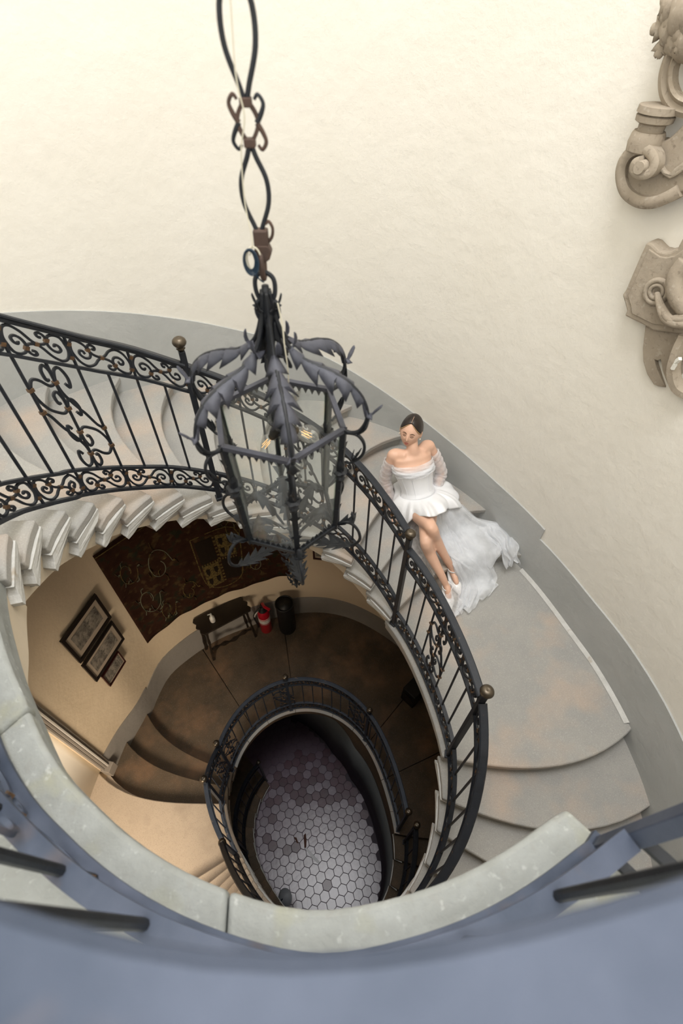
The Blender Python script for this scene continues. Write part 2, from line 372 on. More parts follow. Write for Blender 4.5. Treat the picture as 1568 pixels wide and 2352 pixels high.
wall_piece('trim_3', -60, 149, lambda t: ZL-.05, lambda t: ZC+dl(t), M['dado_low'], -.011, .02)['kind'] = 'structure'
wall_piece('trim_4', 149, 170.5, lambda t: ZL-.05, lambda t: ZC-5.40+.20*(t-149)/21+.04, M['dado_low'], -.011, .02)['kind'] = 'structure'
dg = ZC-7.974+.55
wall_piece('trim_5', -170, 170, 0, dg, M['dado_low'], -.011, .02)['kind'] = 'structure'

# door recess with its casing
d = MB(); d.grid(lambda u, v: P(DOOR[0]-1+(DOOR[1]-DOOR[0]+2)*u, RW(DOOR[0]+(DOOR[1]-DOOR[0])*u)+.10, ZT+2.1*v), 14, 1)
door = st(d.build('door_1', M['door_white'], solid=.03, smooth=True))
for (t0, sg) in ((171.2, 1), (203.8, -1)):
    for (dt, wd, dp, mm) in ((-.9, .028, .035, 'trim'), (-.15, .016, .055, 'trim_light'), (.45, .018, .040, 'trim'), (1.05, .018, .030, 'trim')):
        t = t0+sg*dt; q = MB(); q.bar([P(t, RW(t)-dp/2+.012, ZT+.14), P(t, RW(t)-dp/2+.012, ZT+2.06)], dp, wd, up=P(t+90, 1)-P(t, 0))
        q.build('casing', M[mm], door, bevel=.003)
    q = MB(); t = t0+sg*.1; q.bar([P(t, RW(t)-.025, ZT), P(t, RW(t)-.025, ZT+.14)], .09, .10, up=P(t+90, 1)-P(t, 0)); q.build('plinth_block', M['trim'], door, bevel=.004)
q = MB(); q.bar([P(170.4+(34.2)*i/8, RW(170.4+34.2*i/8)-.01, ZT+2.1) for i in range(9)], .09, .08); q.build('casing', M['trim'], door)
q = MB(); q.bar([P(187, RW(187)+.06, ZT+1.0), P(187, RW(187)+.02, ZT+1.0)], .02, .02); q.build('door_knob', M['brass'], door)

# ------------------------------------------------------------------ stairs
def edge(a_in, a_out, B, pw=1): return lambda s: a_in + (a_out-a_in)*s**pw + B*4*s*(1-s)
def sector(mb, eA, eB, z0, z1, rin=ri, roff=0.0, rw_off=0.02, nS=10, nT=3, dA=0.0, dB=0.0):
    def pt(s, t, z):
        th = eA(s)+dA + (eB(s)+dB-eA(s)-dA)*t
        r0 = rin(th)+roff; return P(th, r0 + s*(RW(th)+rw_off-r0), z)
    mb.grid(lambda u, v: pt(u, v, z1), nS, nT); mb.grid(lambda u, v: pt(u, v, z0), nS, nT)
    mb.grid(lambda u, v: pt(u, 0, z0+(z1-z0)*v), nS, 1); mb.grid(lambda u, v: pt(u, 1, z0+(z1-z0)*v), nS, 1)
    mb.grid(lambda u, v: pt(0, u, z0+(z1-z0)*v), nT, 1); mb.grid(lambda u, v: pt(1, u, z0+(z1-z0)*v), nT, 1)
def weld(mb):
    seen = {}; mp = []; nv = []
    for v in mb.v:
        k = (round(v[0], 5), round(v[1], 5), round(v[2], 5))
        if k not in seen: seen[k] = len(nv); nv.append(v)
        mp.append(seen[k])
    mb.v = nv; nf = []; nm = []
    for f, mi in zip(mb.f, mb.mi):
        g = []
        for i in f:
            j = mp[i]
            if not g or g[-1] != j: g.append(j)
        if len(g) > 2 and g[0] == g[-1]: g.pop()
        if len(set(g)) > 2: nf.append(tuple(g)); nm.append(mi)
    mb.f = nf; mb.mi = nm
def make_step(root, a, bnext, z, rin, mt, riser, ends=None, over=2.5):
    # a, bnext: (inner, outer, bulge) of this front edge and of the next one up the stair
    eA = edge(*a); eB = edge(bnext[0]+over, bnext[1]+over, bnext[2])
    sg = 1 if bnext[0] > a[0] else -1
    b = MB(); sector(b, eA, eB, z-.040, z, rin, 0, .02, 12, 3); weld(b)
    o = b.build('step', mt, root, smooth=True, angle=35, bevel=.007)
    b = MB(); sector(b, eA, eB, z-riser-.03, z-.038, rin, .03, .02, 12, 3, dA=sg*.9); weld(b); b.build('riser', mt, o, smooth=True, angle=35)
    if ends:
        q = MB(); a0 = a[0]; rr = rin(a0)
        def fn(off):
            def g(x, dd):
                th = a0 + sg*math.degrees(x/rr); return P(th, rin(th)+off, z-dd)
            return g
        q.prism(ends, fn(-.004), fn(.075)); q.build('console_end', M['stone_white'], o, bevel=.008)
    return o
PROF = [(.0,.030),(.0,.072),(.035,.095),(.10,.118),(.175,.142),(.212,.140),(.218,.112),(.196,.090),(.180,.062),(.190,.034),(.165,.010),(.10,.004)]
PROF = [(x, max(.0405, d*.80)) for x, d in PROF]
def soffit(root, th0, th1, zin, zout, thick, rin, name='soffit', roff=.045, n=48, mt=None):
    b = MB(); ths = [th0+(th1-th0)*i/n for i in range(n+1)]
    tk = thick if callable(thick) else (lambda t: thick)
    b.grid(lambda u, v: P(ths[round(u*n)], rin(ths[round(u*n)])+roff, zin(ths[round(u*n)])-.03-(tk(ths[round(u*n)])-.03)*v), n, 2)
    def bot(u, v):
        t = ths[round(u*n)]; r0 = rin(t)+roff; return P(t, r0+(RW(t)+.02-r0)*v, (zin(t)*(1-v)+zout(t)*v)-tk(t))
    b.grid(bot, n, 8)
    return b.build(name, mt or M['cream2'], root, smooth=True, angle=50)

# uppermost flight
fu = thing('staircase', 'upper flight of pale granite steps curving up along the wall behind the woman and the lantern', 'staircase')
fu['kind'] = 'structure'
def Bk(k): return {1:4,2:4,3:3.5}.get(k, 5.5)
for k in range(1, 16):
    make_step(fu, (IT[k], OT[k], Bk(k)), (IT[k+1], OT[k+1], Bk(k+1) if k < 15 else 0), ZM+RS*k, riu, M['stone'], RS, PROF)
zi_u = lin([(IT[k], ZM+RS*k-RS) for k in range(1, 17)]); zo_u = lin([(OT[k], ZM+RS*k-RS) for k in range(1, 17)])
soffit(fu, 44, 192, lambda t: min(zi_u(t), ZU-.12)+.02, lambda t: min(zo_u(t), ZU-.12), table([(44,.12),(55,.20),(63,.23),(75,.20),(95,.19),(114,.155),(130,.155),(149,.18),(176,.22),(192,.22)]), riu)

# middle landing
lm_ = thing('landing', 'broad granite landing at right with orange stains where the bride rests her feet', 'landing'); lm_['kind'] = 'structure'
b = MB(); sector(b, edge(-11.1, .5, -3), edge(IT[1]+3, OT[1]+3, 4), ZM-.05, ZM, ri, 0, .02, 16, 10); weld(b)
b.build('slab', M['stone'], lm_, smooth=True, angle=35, bevel=.008)
b = MB(); sector(b, edge(-10.2, 1.4, -3), edge(IT[1]+3, OT[1]+3, 4), ZM-.13, ZM-.049, ri, .02, .02, 12, 8); weld(b); b.build('slab_edge', M['stone'], lm_, smooth=True, angle=35)
b = MB(); b.grid(lambda u, v: P(.9+34*u, RW(.9+34*u)-.012-.028*v, ZM+.003+.012*(1-v)), 20, 1); b.build('skirting_strip', M['stone_white'], lm_)
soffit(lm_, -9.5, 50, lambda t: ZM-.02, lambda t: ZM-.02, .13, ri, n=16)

# flight from the middle landing down under the camera to the side landing
fm = thing('staircase', 'middle flight of granite steps leaving the right landing and passing under the near stone landing', 'staircase'); fm['kind'] = 'structure'
NJ = 20
ITm = table([(0,-11.1),(1,-22.2),(2,-30.2),(3,-38.8),(4,-47),(12,-103),(20,-148.5)]); OTm = table([(0,.5),(1,-9.9),(2,-20),(3,-30),(4,-39),(12,-97),(20,-150)])
RD = (ZM-ZT)/(NJ+1)
lo = []
for j in range(1, NJ+1):
    z = ZM-RD*j; make_step(fm, (ITm(j), OTm(j), -3 if j < 10 else 0), (ITm(j-1), OTm(j-1), -3 if j < 10 else 0), z, ri, M['stone'] if j < 12 else M['stone_tan'], RD, PROF)
zi_m = lin([(ITm(j), ZM-RD*j-RD) for j in range(NJ, -1, -1)]); zo_m = lin([(OTm(j), ZM-RD*j-RD) for j in range(NJ, -1, -1)])
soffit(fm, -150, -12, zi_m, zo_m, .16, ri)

# small side landing (tan) and three steps down to the lower landing
lt = thing('landing', 'small sandy lit landing at lower left in front of the white door', 'landing'); lt['kind'] = 'structure'
b = MB(); sector(b, edge(-148.5, -150, 0), edge(-182.2, -188.6, 1.2, 3), ZT-.05, ZT, ri, 0, .16, 14, 8); weld(b); b.build('slab', M['stone_tan'], lt, smooth=True, angle=35, bevel=.008)
b = MB(); sector(b, edge(-148.5, -150, 0), edge(-181.7, -188.1, 1.2, 3), ZT-.20, ZT-.049, ri, .03, .02, 12, 8); weld(b); b.build('slab_edge', M['stone_tan'], lt)
fs_ = thing('staircase', 'short run of dark worn steps with curved fronts joining the tan landing and lower landing', 'staircase'); fs_['kind'] = 'structure'
S3 = [(177.8,171.4,1.2,3),(166.4,162.5,1.5,3),(156.5,153.0,2.0,3)]
R3 = (ZT-ZL)/3
# the tread below each nosing: edges given at the top of every riser
def low_step(root, eup, edn, z, mt, rin=ri):
    b = MB(); eA = edge(*edn); eB = edge(eup[0]+4, eup[1]+4, *eup[2:]); sector(b, eA, eB, z-.04, z, rin, 0, .02, 12, 4); weld(b)
    o = b.build('step', mt, root, smooth=True, angle=35, bevel=.007)
    b = MB(); sector(b, eA, eB, z-.20, z-.039, rin, .03, .02, 12, 4, dA=.8); weld(b); b.build('riser', mt, o)
    return o
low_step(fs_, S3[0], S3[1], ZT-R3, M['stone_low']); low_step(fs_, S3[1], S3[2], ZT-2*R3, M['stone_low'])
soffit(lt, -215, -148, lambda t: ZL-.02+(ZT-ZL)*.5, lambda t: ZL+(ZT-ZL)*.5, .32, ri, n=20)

# lower landing in wedge slabs
ll = thing('landing', 'dark brown granite landing around the lower oval opening, where the table stands', 'landing'); ll['kind'] = 'structure'
ja = [-9.5, 24, 49, 102, 129, 158.5]
for i in range(5):
    a0, a1 = ja[i], ja[i+1]
    e0 = edge(a0+(.0 if i == 0 else .12), a0+(9 if i == 0 else .12), -2 if i == 0 else 0)
    e1 = edge(a1-.12 if i < 4 else 160, a1-.12 if i < 4 else 157, 0 if i < 4 else 2.0, 1 if i < 4 else 3)
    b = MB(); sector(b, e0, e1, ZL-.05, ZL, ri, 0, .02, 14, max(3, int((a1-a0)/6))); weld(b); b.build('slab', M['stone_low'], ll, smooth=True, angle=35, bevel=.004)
b = MB(); sector(b, edge(-9, 0, -2), edge(158, 156, 0), ZL-.14, ZL-.051, ri, .02, .02, 10, 24); weld(b); b.build('slab_edge', M['stone_low'], ll)
# pale curb stones on the rim of the lower landing
cb = [-9.5, 3, 24, 49, 62, 78, 102, 120, 136, 152]
for i in range(len(cb)-1):
    q = MB(); n = 8; q.grid(lambda u, v: P(cb[i]+.15+(cb[i+1]-cb[i]-.3)*u, ri(cb[i]+(cb[i+1]-cb[i])*u)-.006+.05*v, ZL+.004), n, 1)
    q.build('curb_stone', M['stone'], ll, solid=.012)
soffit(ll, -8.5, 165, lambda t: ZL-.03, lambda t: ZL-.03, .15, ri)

# lowest flight
fl = thing('staircase', 'lowest flight in deep shade, its stone ends ringing the hexagon floor at left', 'staircase'); fl['kind'] = 'structure'
NL = 18; RL = ZL/(NL+1)
ITl = lambda j: -9.5-12.0*j; OTl = lambda j: -1-12.4*j
for j in range(1, NL+1):
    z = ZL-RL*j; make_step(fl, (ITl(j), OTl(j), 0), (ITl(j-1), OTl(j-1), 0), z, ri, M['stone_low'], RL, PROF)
zi_l = lin([(ITl(j), ZL-RL*j-RL) for j in range(NL, -1, -1)]); zo_l = lin([(OTl(j), ZL-RL*j-RL) for j in range(NL, -1, -1)])
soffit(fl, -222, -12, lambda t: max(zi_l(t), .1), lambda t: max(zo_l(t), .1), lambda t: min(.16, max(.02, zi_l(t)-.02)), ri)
# inner drum wall of the ground floor
def drum(t): return ri(t)-.0
b = MB(); n = 60
ths = [-40+(165)*i/n for i in range(n+1)]
def doff(t): return .03+max(0, t-60)*.008+max(0, t-80)*.012
def drz(t): return ZL-.17 if t > -10 else ZL-.17-RL*(-10-t)/12
b.grid(lambda u, v: P(ths[round(u*n)], ri(ths[round(u*n)])+doff(ths[round(u*n)]), drz(ths[round(u*n)])*v), n, 2)
b.grid(lambda u, v: P(ths[round(u*n)], ri(ths[round(u*n)])+doff(ths[round(u*n)])+.13, drz(ths[round(u*n)])*v), n, 2)
for t in (ths[0], ths[-1]): b.grid(lambda u, v: P(t, ri(t)+doff(t)+.13*u, drz(t)*v), 1, 1)
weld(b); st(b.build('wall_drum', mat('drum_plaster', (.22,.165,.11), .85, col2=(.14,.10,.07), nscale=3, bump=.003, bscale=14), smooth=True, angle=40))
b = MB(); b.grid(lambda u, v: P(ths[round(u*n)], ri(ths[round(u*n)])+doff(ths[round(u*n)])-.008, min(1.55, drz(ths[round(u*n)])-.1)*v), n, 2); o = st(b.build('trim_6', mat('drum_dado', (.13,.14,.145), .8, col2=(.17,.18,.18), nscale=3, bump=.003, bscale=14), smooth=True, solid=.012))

# upper landing on which the photographer stands
lu = thing('landing', 'near pale stone landing edge curving across the bottom of the view', 'landing'); lu['kind'] = 'structure'
ju = [190, 233.7, 275, 314.5]
for i in range(3):
    b = MB(); e0 = edge(ju[i]+(.1), ju[i]+(3 if i == 0 else .1), 0); e1 = edge(ju[i+1]-.1, ju[i+1]-.1, 0)
    sector(b, e0, e1, ZU-.055, ZU, riu, 0, .02, 14, 14); weld(b); b.build('slab', M['stone_near'], lu, smooth=True, angle=35, bevel=.010)
b = MB(); sector(b, edge(190, 193, 0), edge(314, 314, 0), ZU-.16, ZU-.054, riu, .02, .02, 10, 30); weld(b); b.build('slab_edge', M['stone_near'], lu)

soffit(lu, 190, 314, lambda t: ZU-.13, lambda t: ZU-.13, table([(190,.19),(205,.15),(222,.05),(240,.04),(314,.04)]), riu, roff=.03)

# ------------------------------------------------------------------ hexagon floor
floor = MB(); floor.grid(lambda u, v: P(360*u, (RW(360*u)+.18)*v, -.004 if v else -.004), 60, 3, closeu=True); fo = st(floor.build('floor', M['grout'], solid=0))
HP = .1185; ang = R(17.2)
hx = MB(); rr = HP/math.sqrt(3)-.0016
pts = [(rr*math.cos(PI/6+k*PI/3), rr*math.sin(PI/6+k*PI/3)) for k in range(6)]
hx.add([(x*.955, y*.955, .004) for x, y in pts] + [(x, y, .0022) for x, y in pts] + [(x, y, -.004) for x, y in pts],
       [tuple(range(6))] + [(6+k, 6+(k+1) % 6, (k+1) % 6, k) for k in range(6)] + [(12+k, 12+(k+1) % 6, 6+(k+1) % 6, 6+k) for k in range(6)])
proto = hx.build('tile', M['tile'], fo); me_a = proto.data; me_b = me_a.copy(); me_b.materials[0] = M['tile_red']
v1 = Vector((math.cos(ang), math.sin(ang), 0))*HP; v2 = Vector((math.cos(ang-PI/3), math.sin(ang-PI/3), 0))*HP
cells = []; org = Vector((-.8133, .6368, 0))
for i in range(-40, 41):
    for j in range(-40, 41):
        p = org + v1*i + v2*j; dx, dy = p.x-CX, p.y-CY; r_ = math.hypot(dx, dy); th = math.degrees(math.atan2(dy, dx))
        if -45 < th < 125 and r_ > ri(th)+doff(th)-.03: continue
        if r_ < RW(th)-.05: cells.append((r_, p))
cells.sort(key=lambda c: (c[1]-Vector((-.27, 1.0, 0))).length)
first = True; rest = MB()
for n_, (r_, p) in enumerate(cells):
    far = (p.y > 1.45 and random.random() < .6) or random.random() < .07
    if n_ < 292:
        if first: o = proto; first = False
        else: o = bpy.data.objects.new('tile', me_a); COL.objects.link(o); o.parent = fo
        if far: o.data = me_b
        o.location = p; o.rotation_euler = (random.uniform(-.006, .006), random.uniform(-.006, .006), ang + random.randint(0, 5)*PI/3)
    else:
        q = Quaternion((0, 0, 1), ang); o_ = len(rest.v); rest.v += [tuple(p + q @ Vector((x, y, .003))) for x, y in pts]; rest.f.append(tuple(o_+k for k in range(6))); rest.mi.append(0)
tag(rest.build('tile_field', M['tile'], fo), kind='stuff')

# ------------------------------------------------------------------ wrought iron railings
H1, H2, H3, H4 = .020, .160, .685, .830
def spiral(cx, cy, r0, a0, turns, sg, n=14, asp=1.0):
    return [(cx + asp*(r0*(1-.82*i/n))*math.cos(a0+sg*2*PI*turns*i/n), cy + (r0*(1-.82*i/n))*math.sin(a0+sg*2*PI*turns*i/n)) for i in range(n+1)]
def sp2(pts, n=4):
    return [(p.x, p.y) for p in spline([(a, b, 0) for a, b in pts], n)]
MAIN = sp2([(.02,.22),(.0,.5),(.07,.83),(.19,.95),(.32,.84),(.42,.62),(.5,.5),(.58,.38),(.68,.16),(.81,.05),(.93,.17),(1.0,.5),(.98,.78)])
LINK = sp2([(.02,.2),(.06,.06),(.15,.03),(.25,.12),(.30,.28),(.37,.44),(.5,.5)])
SPB = sp2([(.30,.28),(.315,.44),(.27,.60),(.19,.64),(.125,.54),(.14,.40),(.195,.38),(.215,.47)])
SPS = sp2([(.30,.28),(.315,.14),(.37,.07),(.43,.12),(.42,.22),(.375,.22)])
def inv(c): return [(1-a, 1-b) for a, b in c]
CELL = [MAIN, LINK, SPB, SPS, inv(LINK), inv(SPB), inv(SPS)]
CCOL = [(.5,.5),(.30,.28),(.70,.72)]
PAN = [sp2(c) for c in (
    [(0,.86),(.02,.96),(.16,1.0),(.30,.95),(.28,.87),(.17,.88)], [(0,.86),(-.14,.97),(-.36,1.0),(-.50,.92),(-.44,.83),(-.32,.86)],
    [(0,.86),(.25,.82),(.55,.86),(.8,.85),(1,.76)], [(0,.86),(-.06,.77),(-.3,.66),(-.55,.58),(-.8,.47),(-1,.44)],
    [(1,.76),(.93,.68),(.72,.60),(.42,.57),(.2,.57),(0,.62)], [(0,.62),(.02,.71),(.14,.77),(.30,.73),(.27,.66),(.17,.67)], [(0,.62),(-.12,.70),(-.3,.71),(-.42,.64),(-.36,.56),(-.25,.59)])]
PAN += [[(-a, 1-b) for a, b in c] for c in PAN]
PCOL = [(0,.86),(1,.76),(-1,.44),(0,.62),(0,.14),(-1,.24),(1,.56),(0,.38)]
def ball_mesh():
    q = MB(); prof = [(.010,-.040),(.012,-.030),(.020,-.026),(.012,-.022),(.022,-.014),(.029,-.004),(.031,.004),(.028,.014),(.020,.022),(.010,.026),(.006,.025)]
    q.lathe(prof, n=20); return q
_ball = None
def post(root, p0, htop, wd=.028, mt=None):
    global _ball
    q = MB(); q.bar([p0, p0+Vector((0, 0, htop))], wd, wd, up=(CX-p0.x, CY-p0.y, 0)); q.bar([p0, p0+Vector((0, 0, .02))], wd*1.5, wd*1.5, up=(CX-p0.x, CY-p0.y, 0))
    o = q.build('post', mt or M['iron'], root, bevel=.002)
    if _ball is None: b = ball_mesh().build('ball_finial', M['brass'], o, smooth=True); _ball = b
    else: b = _ball.copy(); COL.objects.link(b); b.parent = o
    b.location = p0+Vector((0, 0, htop+.038)); return o
def rail(name_label, th0, th1, zf, rin, off=.035, posts=(), panels=(), mt=None, mtop=None, spacing=.110, detail=2, cell0=0, hw=.040, low=0, zoff=0.0, near=False):
    mt = mt or M['iron_worn']; mtop = mtop or mt
    root = thing('stair_railing', name_label, 'railing')
    n0 = 240; ths = [th0+(th1-th0)*i/n0 for i in range(n0+1)]; pp = [P(t, rin(t)+off, zf(t)+zoff) for t in ths]
    S = [0]; 
    for i in range(n0): S.append(S[-1]+(Vector((pp[i+1].x-pp[i].x, pp[i+1].y-pp[i].y, 0))).length)
    Ltot = S[-1]
    def at(s, h, dr=0.0):
        s = min(max(s, 0), Ltot-1e-6); i = min(n0-1, max(0, int(np.searchsorted(S, s))-1)); u = (s-S[i])/max(1e-9, S[i+1]-S[i]); t = ths[i]+(ths[i+1]-ths[i])*u
        return P(t, rin(t)+off+dr, zf(t)+zoff+h)
    N = max(8, int(Ltot/.035)); sm = [Ltot*i/N for i in range(N+1)]
    for nm, h, wd, ht in (('bottom_rail', H1, .040 if near else .022, .014), ('lower_rail', H2, .034 if near else .022, .012), ('upper_rail', H3, .020, .012)):
        q = MB(); q.bar([at(s, h) for s in sm], wd, ht); q.build(nm, mt, root)
    q = MB(); q.sweep([at(s, H4) for s in sm], [(-hw/2,-.004),(-.010,-.006),(-.010,-.018),(.010,-.018),(.010,-.006),(hw/2,-.004),(hw/2,.003),(hw/2-.006,.008),(-hw/2+.006,.008),(-hw/2,.003)], up=(0, 0, 1))
    q.build('handrail', mtop, root, bevel=.001)
    nb = max(2, int(round(Ltot/spacing/2))*2); ds = Ltot/nb
    pan_set = set()
    for pc in panels:
        k = int(round(pc*nb)); k += (k % 2 == 0) and 0; pan_set.add(k)
    for i in range(1, nb):
        q = MB(); s = i*ds; full = i % 2 == 0
        q.tube([at(s, H1 if full else H2), at(s, H4 if full else H3)], .0085 if near else .0060, 8); q.build('baluster', M['iron'] if near else mt, root)
    if detail:
        for i in range(0, nb, 2):
            s0 = i*ds; wd = 2*ds; flip = (i//2 + cell0) % 2
            for (h0, h1, nm) in ((H1+.007, H2-.006, 'scroll'), (H3+.006, H4-.018, 'scroll')):
                q = MB(); c_ = MB(); e = .006; hh = h1-h0
                def mp(a, b): 
                    b2 = 1-b if flip else b
                    return at(s0+e+(wd-2*e)*a, h0+.004+(hh-.008)*b2)
                for c in CELL:
                    pth = [mp(a, b) for a, b in (c if detail > 1 else c[::2])]; nrm = [P(0, 0)]*0
                    q.sweep(pth, [(-.0042,-.0042),(.0042,-.0042),(.0042,.0042),(-.0042,.0042)], norm=[Vector((CX-p.x, CY-p.y, 0)) for p in pth])
                o = q.build(nm, mt, root, smooth=True, angle=60)
                for a, b in CCOL + ([(.0,.25),(1.,.78)] if not flip else [(0,.75),(1.,.22)]):
                    p = mp(a, b); c_.box(p, (.015, .015, .013), Quaternion((0, 0, 1), math.atan2(p.y-CY, p.x-CX)).to_matrix() @ Quaternion((1, 0, 0), .6).to_matrix())
                tag(c_.build('collar', M['collar'], o), kind='stuff')
    for k in pan_set:
        sc = k*ds; q = MB(); c_ = MB()
        def mp(a, b): return at(sc+ds*.98*a, H2+.02+(H3-H2-.04)*b)
        for c in PAN:
            pth = [mp(a, b) for a, b in c]
            q.sweep(pth, [(-.005,-.0045),(.005,-.0045),(.005,.0045),(-.005,.0045)], norm=[Vector((CX-p.x, CY-p.y, 0)) for p in pth])
        o = q.build('scroll_panel', mt, root, smooth=True, angle=60)
        for a, b in PCOL: p = mp(a, b); c_.box(p, (.019, .019, .013), Quaternion((0, 0, 1), math.atan2(p.y-CY, p.x-CX)).to_matrix())
        tag(c_.build('collar', M['collar'], o), kind='stuff')
    for (t, hb, ht) in posts: post(root, P(t, rin(t)+off, hb), ht, mt=mt)
    return root
zup = lin([(IT[k], ZM+RS*k+.012) for k in range(1, 17)])
rail('black scrolled railing of the upper flight, from the lantern to the left edge', 114.5, 190, zup, riu, posts=[(114.2, zup(114.2)-.05, .95)], panels=(.38,), mt=M['iron_worn'], cell0=1)
rail('black scrolled railing behind and right of the lantern, ending at the post beside the bride', 46.5, 113.8, lambda t: zup(t)-.0, riu, posts=(), panels=(.60,), mt=M['iron_worn'])
rail('curved black railing of the right landing between its two bronze balled posts', -9.3, 45.2, lambda t: ZM+.012, ri, posts=[(45.9, ZM, .925), (-10.0, ZM, .89)], panels=(.56,), mt=M['iron_worn'])
zmid = lin([(ITm(j), ZM-RD*j+.012) for j in range(NJ+1, -1, -1)])
rail('black railing dropping from the right landing post toward the near stone edge', -144.5, -10.9, lambda t: zmid(t)-.01, ri, mt=M['iron_worn'], posts=(), spacing=.105)
rail('black railing of the small tan landing with a bronze ball at each end', -181.8, -146.5, lambda t: ZT+.012, ri, mt=M['iron_blue'], posts=[(-182.2, ZT, .90), (-146, ZT, .90)], detail=1, panels=())
rail('short steep railing between the two ball posts beside the three dark steps', 155.4, 177.0, lin([(155.0, ZL+.03), (177.2, ZT+.012)]), ri, mt=M['iron_blue'], posts=[(154.8, ZL, .93)], detail=1, panels=(.3,))
rail('long blue-black railing arching over the lower oval opening', -6.8, 154.0, lambda t: ZL+.012, ri, mt=M['iron_blue'], posts=[(104.4, ZL, .90), (51.8, ZL, .90), (-7.4, ZL, .90)], detail=1, panels=(.385, .69, .95), spacing=.105)
zlow = lin([(ITl(j), ZL-RL*j+.012) for j in range(NL+1, -1, -1)])
rail('dim railing of the lowest flight down to the hexagon floor', -225.5, -12.8, lambda t: max(zlow(t), .02), ri, mt=M['iron'], posts=[(-12.0, ZL-.1, .95), (-226, .0, .95), (-170, zlow(-170)-.05, .92)], detail=0, off=.10)
rl = rail('near out-of-focus railing with broad handrail across the bottom of the view', 193, 312.4, lambda t: ZU+.012, riu, off=.078, mt=M['iron_near'], near=True, posts=[(313.2, ZU, .86)], panels=(.40,), hw=.062, spacing=.160)
# cross railing closing the end of the upper landing
root = thing('stair_railing', 'dark railing crossing to the wall at lower right beyond the near landing end', 'railing')
pa = P(313.2, riu(313)+.078, ZU); pb = P(313.2, RW(313)-.02, ZU)
for nm, h, wd in (('bottom_rail', .03, .02), ('lower_rail', .17, .02), ('upper_rail', H3, .02), ('handrail', H4, .05)):
    q = MB(); q.bar([pa+Vector((0, 0, h)), pb+Vector((0, 0, h))], wd, .012); q.build(nm, M['iron'], root)
for i in range(1, 11):
    p = pa.lerp(pb, i/11); q = MB(); q.tube([p+Vector((0, 0, .03)), p+Vector((0, 0, H4))], .006, 6); q.build('baluster', M['iron'], root)

# ------------------------------------------------------------------ hexagonal wrought iron lantern
AX = Vector((-.155, .95, 0))
def L3(r, a, D): return Vector((AX.x + r*math.cos(R(a)), AX.y + r*math.sin(R(a)), ZC-D))
lan = thing('lantern', 'black iron six-sided glass lantern with curling acanthus leaf arms hanging over the stairwell', 'lantern')
CA = [-76+60*k for k in range(6)]
RT_, RB_, DT, DB = .163, .143, .745, 1.105
def leaf(mb, path, nrm, wmax, lobes, cup=.25, w0=.15, thick=None, back=.9):
    """acanthus leaf along path: serrated lobes on both sides, folded along the rib"""
    path = spline(path, 8); n = len(path); sub = lobes*4
    def at(t):
        x = t*(n-1); i = min(n-2, int(x)); return path[i].lerp(path[i+1], x-i)
    rib = []; 
    for k in range(sub+1):
        t = k/sub; p = at(t); T = (at(min(1, t+.03))-at(max(0, t-.03))).normalized()
        N = nrm(p) if callable(nrm) else nrm; N = (N - T*N.dot(T)).normalized(); S = T.cross(N)
        prof = w0 + (1-w0)*math.sin(PI*min(1, t*1.05)**.8)
        ph = (k % 4)
        wv = wmax*prof*(.42, .70, .95, 1.28)[ph]
        fw = T*wmax*(0, .1, .35, .75)[ph]*back*prof
        rib.append((p, N, S, wv, fw))
    vs = []; fs = []
    for (p, N, S, wv, fw) in rib:
        vs += [p - S*wv + fw - N*wv*cup*1.5, p - S*wv*.5 + fw*.4 - N*wv*cup*.2 + N*.001, p + N*wmax*.10, p + S*wv*.5 + fw*.4 - N*wv*cup*.2 + N*.001, p + S*wv + fw - N*wv*cup*1.5]
    for i in range(len(rib)-1):
        for q in range(4): fs.append((i*5+q, i*5+q+1, i*5+5+q+1, i*5+5+q))
    mb.add(vs, fs)
# frame
for (rr_, D_, nm) in ((RT_, DT, 'top_frame_bar'), (RB_, DB, 'bottom_frame_bar')):
    for a in CA:
        q = MB(); p0, p1 = L3(rr_, a, D_), L3(rr_, a+60, D_); q.bar([p0, p1], .013, .012); q.build(nm, M['leaf'] if nm[0] == 't' else M['leaf_dark'], lan, bevel=.001)
for a in CA:
    q = MB(); out = P(0, 0)*0 + Vector((math.cos(R(a)), math.sin(R(a)), 0))
    q.bar([L3(RT_, a, DT-.004), L3(RB_, a, DB+.01)], .014, .014, up=out)
    for D_ in (.80, .875, .95, 1.03):
        for sg in (-1, 1):
            c0 = L3(RT_+(RB_-RT_)*(D_-DT)/(DB-DT), a, D_); sd = Vector((-math.sin(R(a)), math.cos(R(a)), 0))*sg
            q.add([c0+out*.006+Vector((0,0,.014)), c0+out*.006+Vector((0,0,-.012)), c0+sd*.016+out*.010+Vector((0,0,.010)), c0+sd*.006-out*.002], [(0,1,2),(0,2,3),(1,3,2)])
    q.build('corner_post', M['leaf_dark'], lan)
    q = MB(); D_ = .885; c0 = L3((RT_+RB_)/2+.003, a, D_); q.lathe([(.010,-.030),(.013,-.02),(.009,-.012),(.018,0),(.020,.004),(.010,.008),(.012,.03),(.008,.045)], c0, 10)
    for k in range(5):
        v = Vector((math.cos(k*1.256), math.sin(k*1.256), 0)); q.add([c0+v*.012+Vector((0,0,-.004)), c0+v*.026+Vector((0,0,.012)), c0+v.cross(Vector((0,0,1)))*.008+v*.010, c0-v.cross(Vector((0,0,1)))*.008+v*.010], [(0,1,2),(0,3,1),(2,1,3)])
    q.build('leaf_collar', M['leaf_dark'], lan)
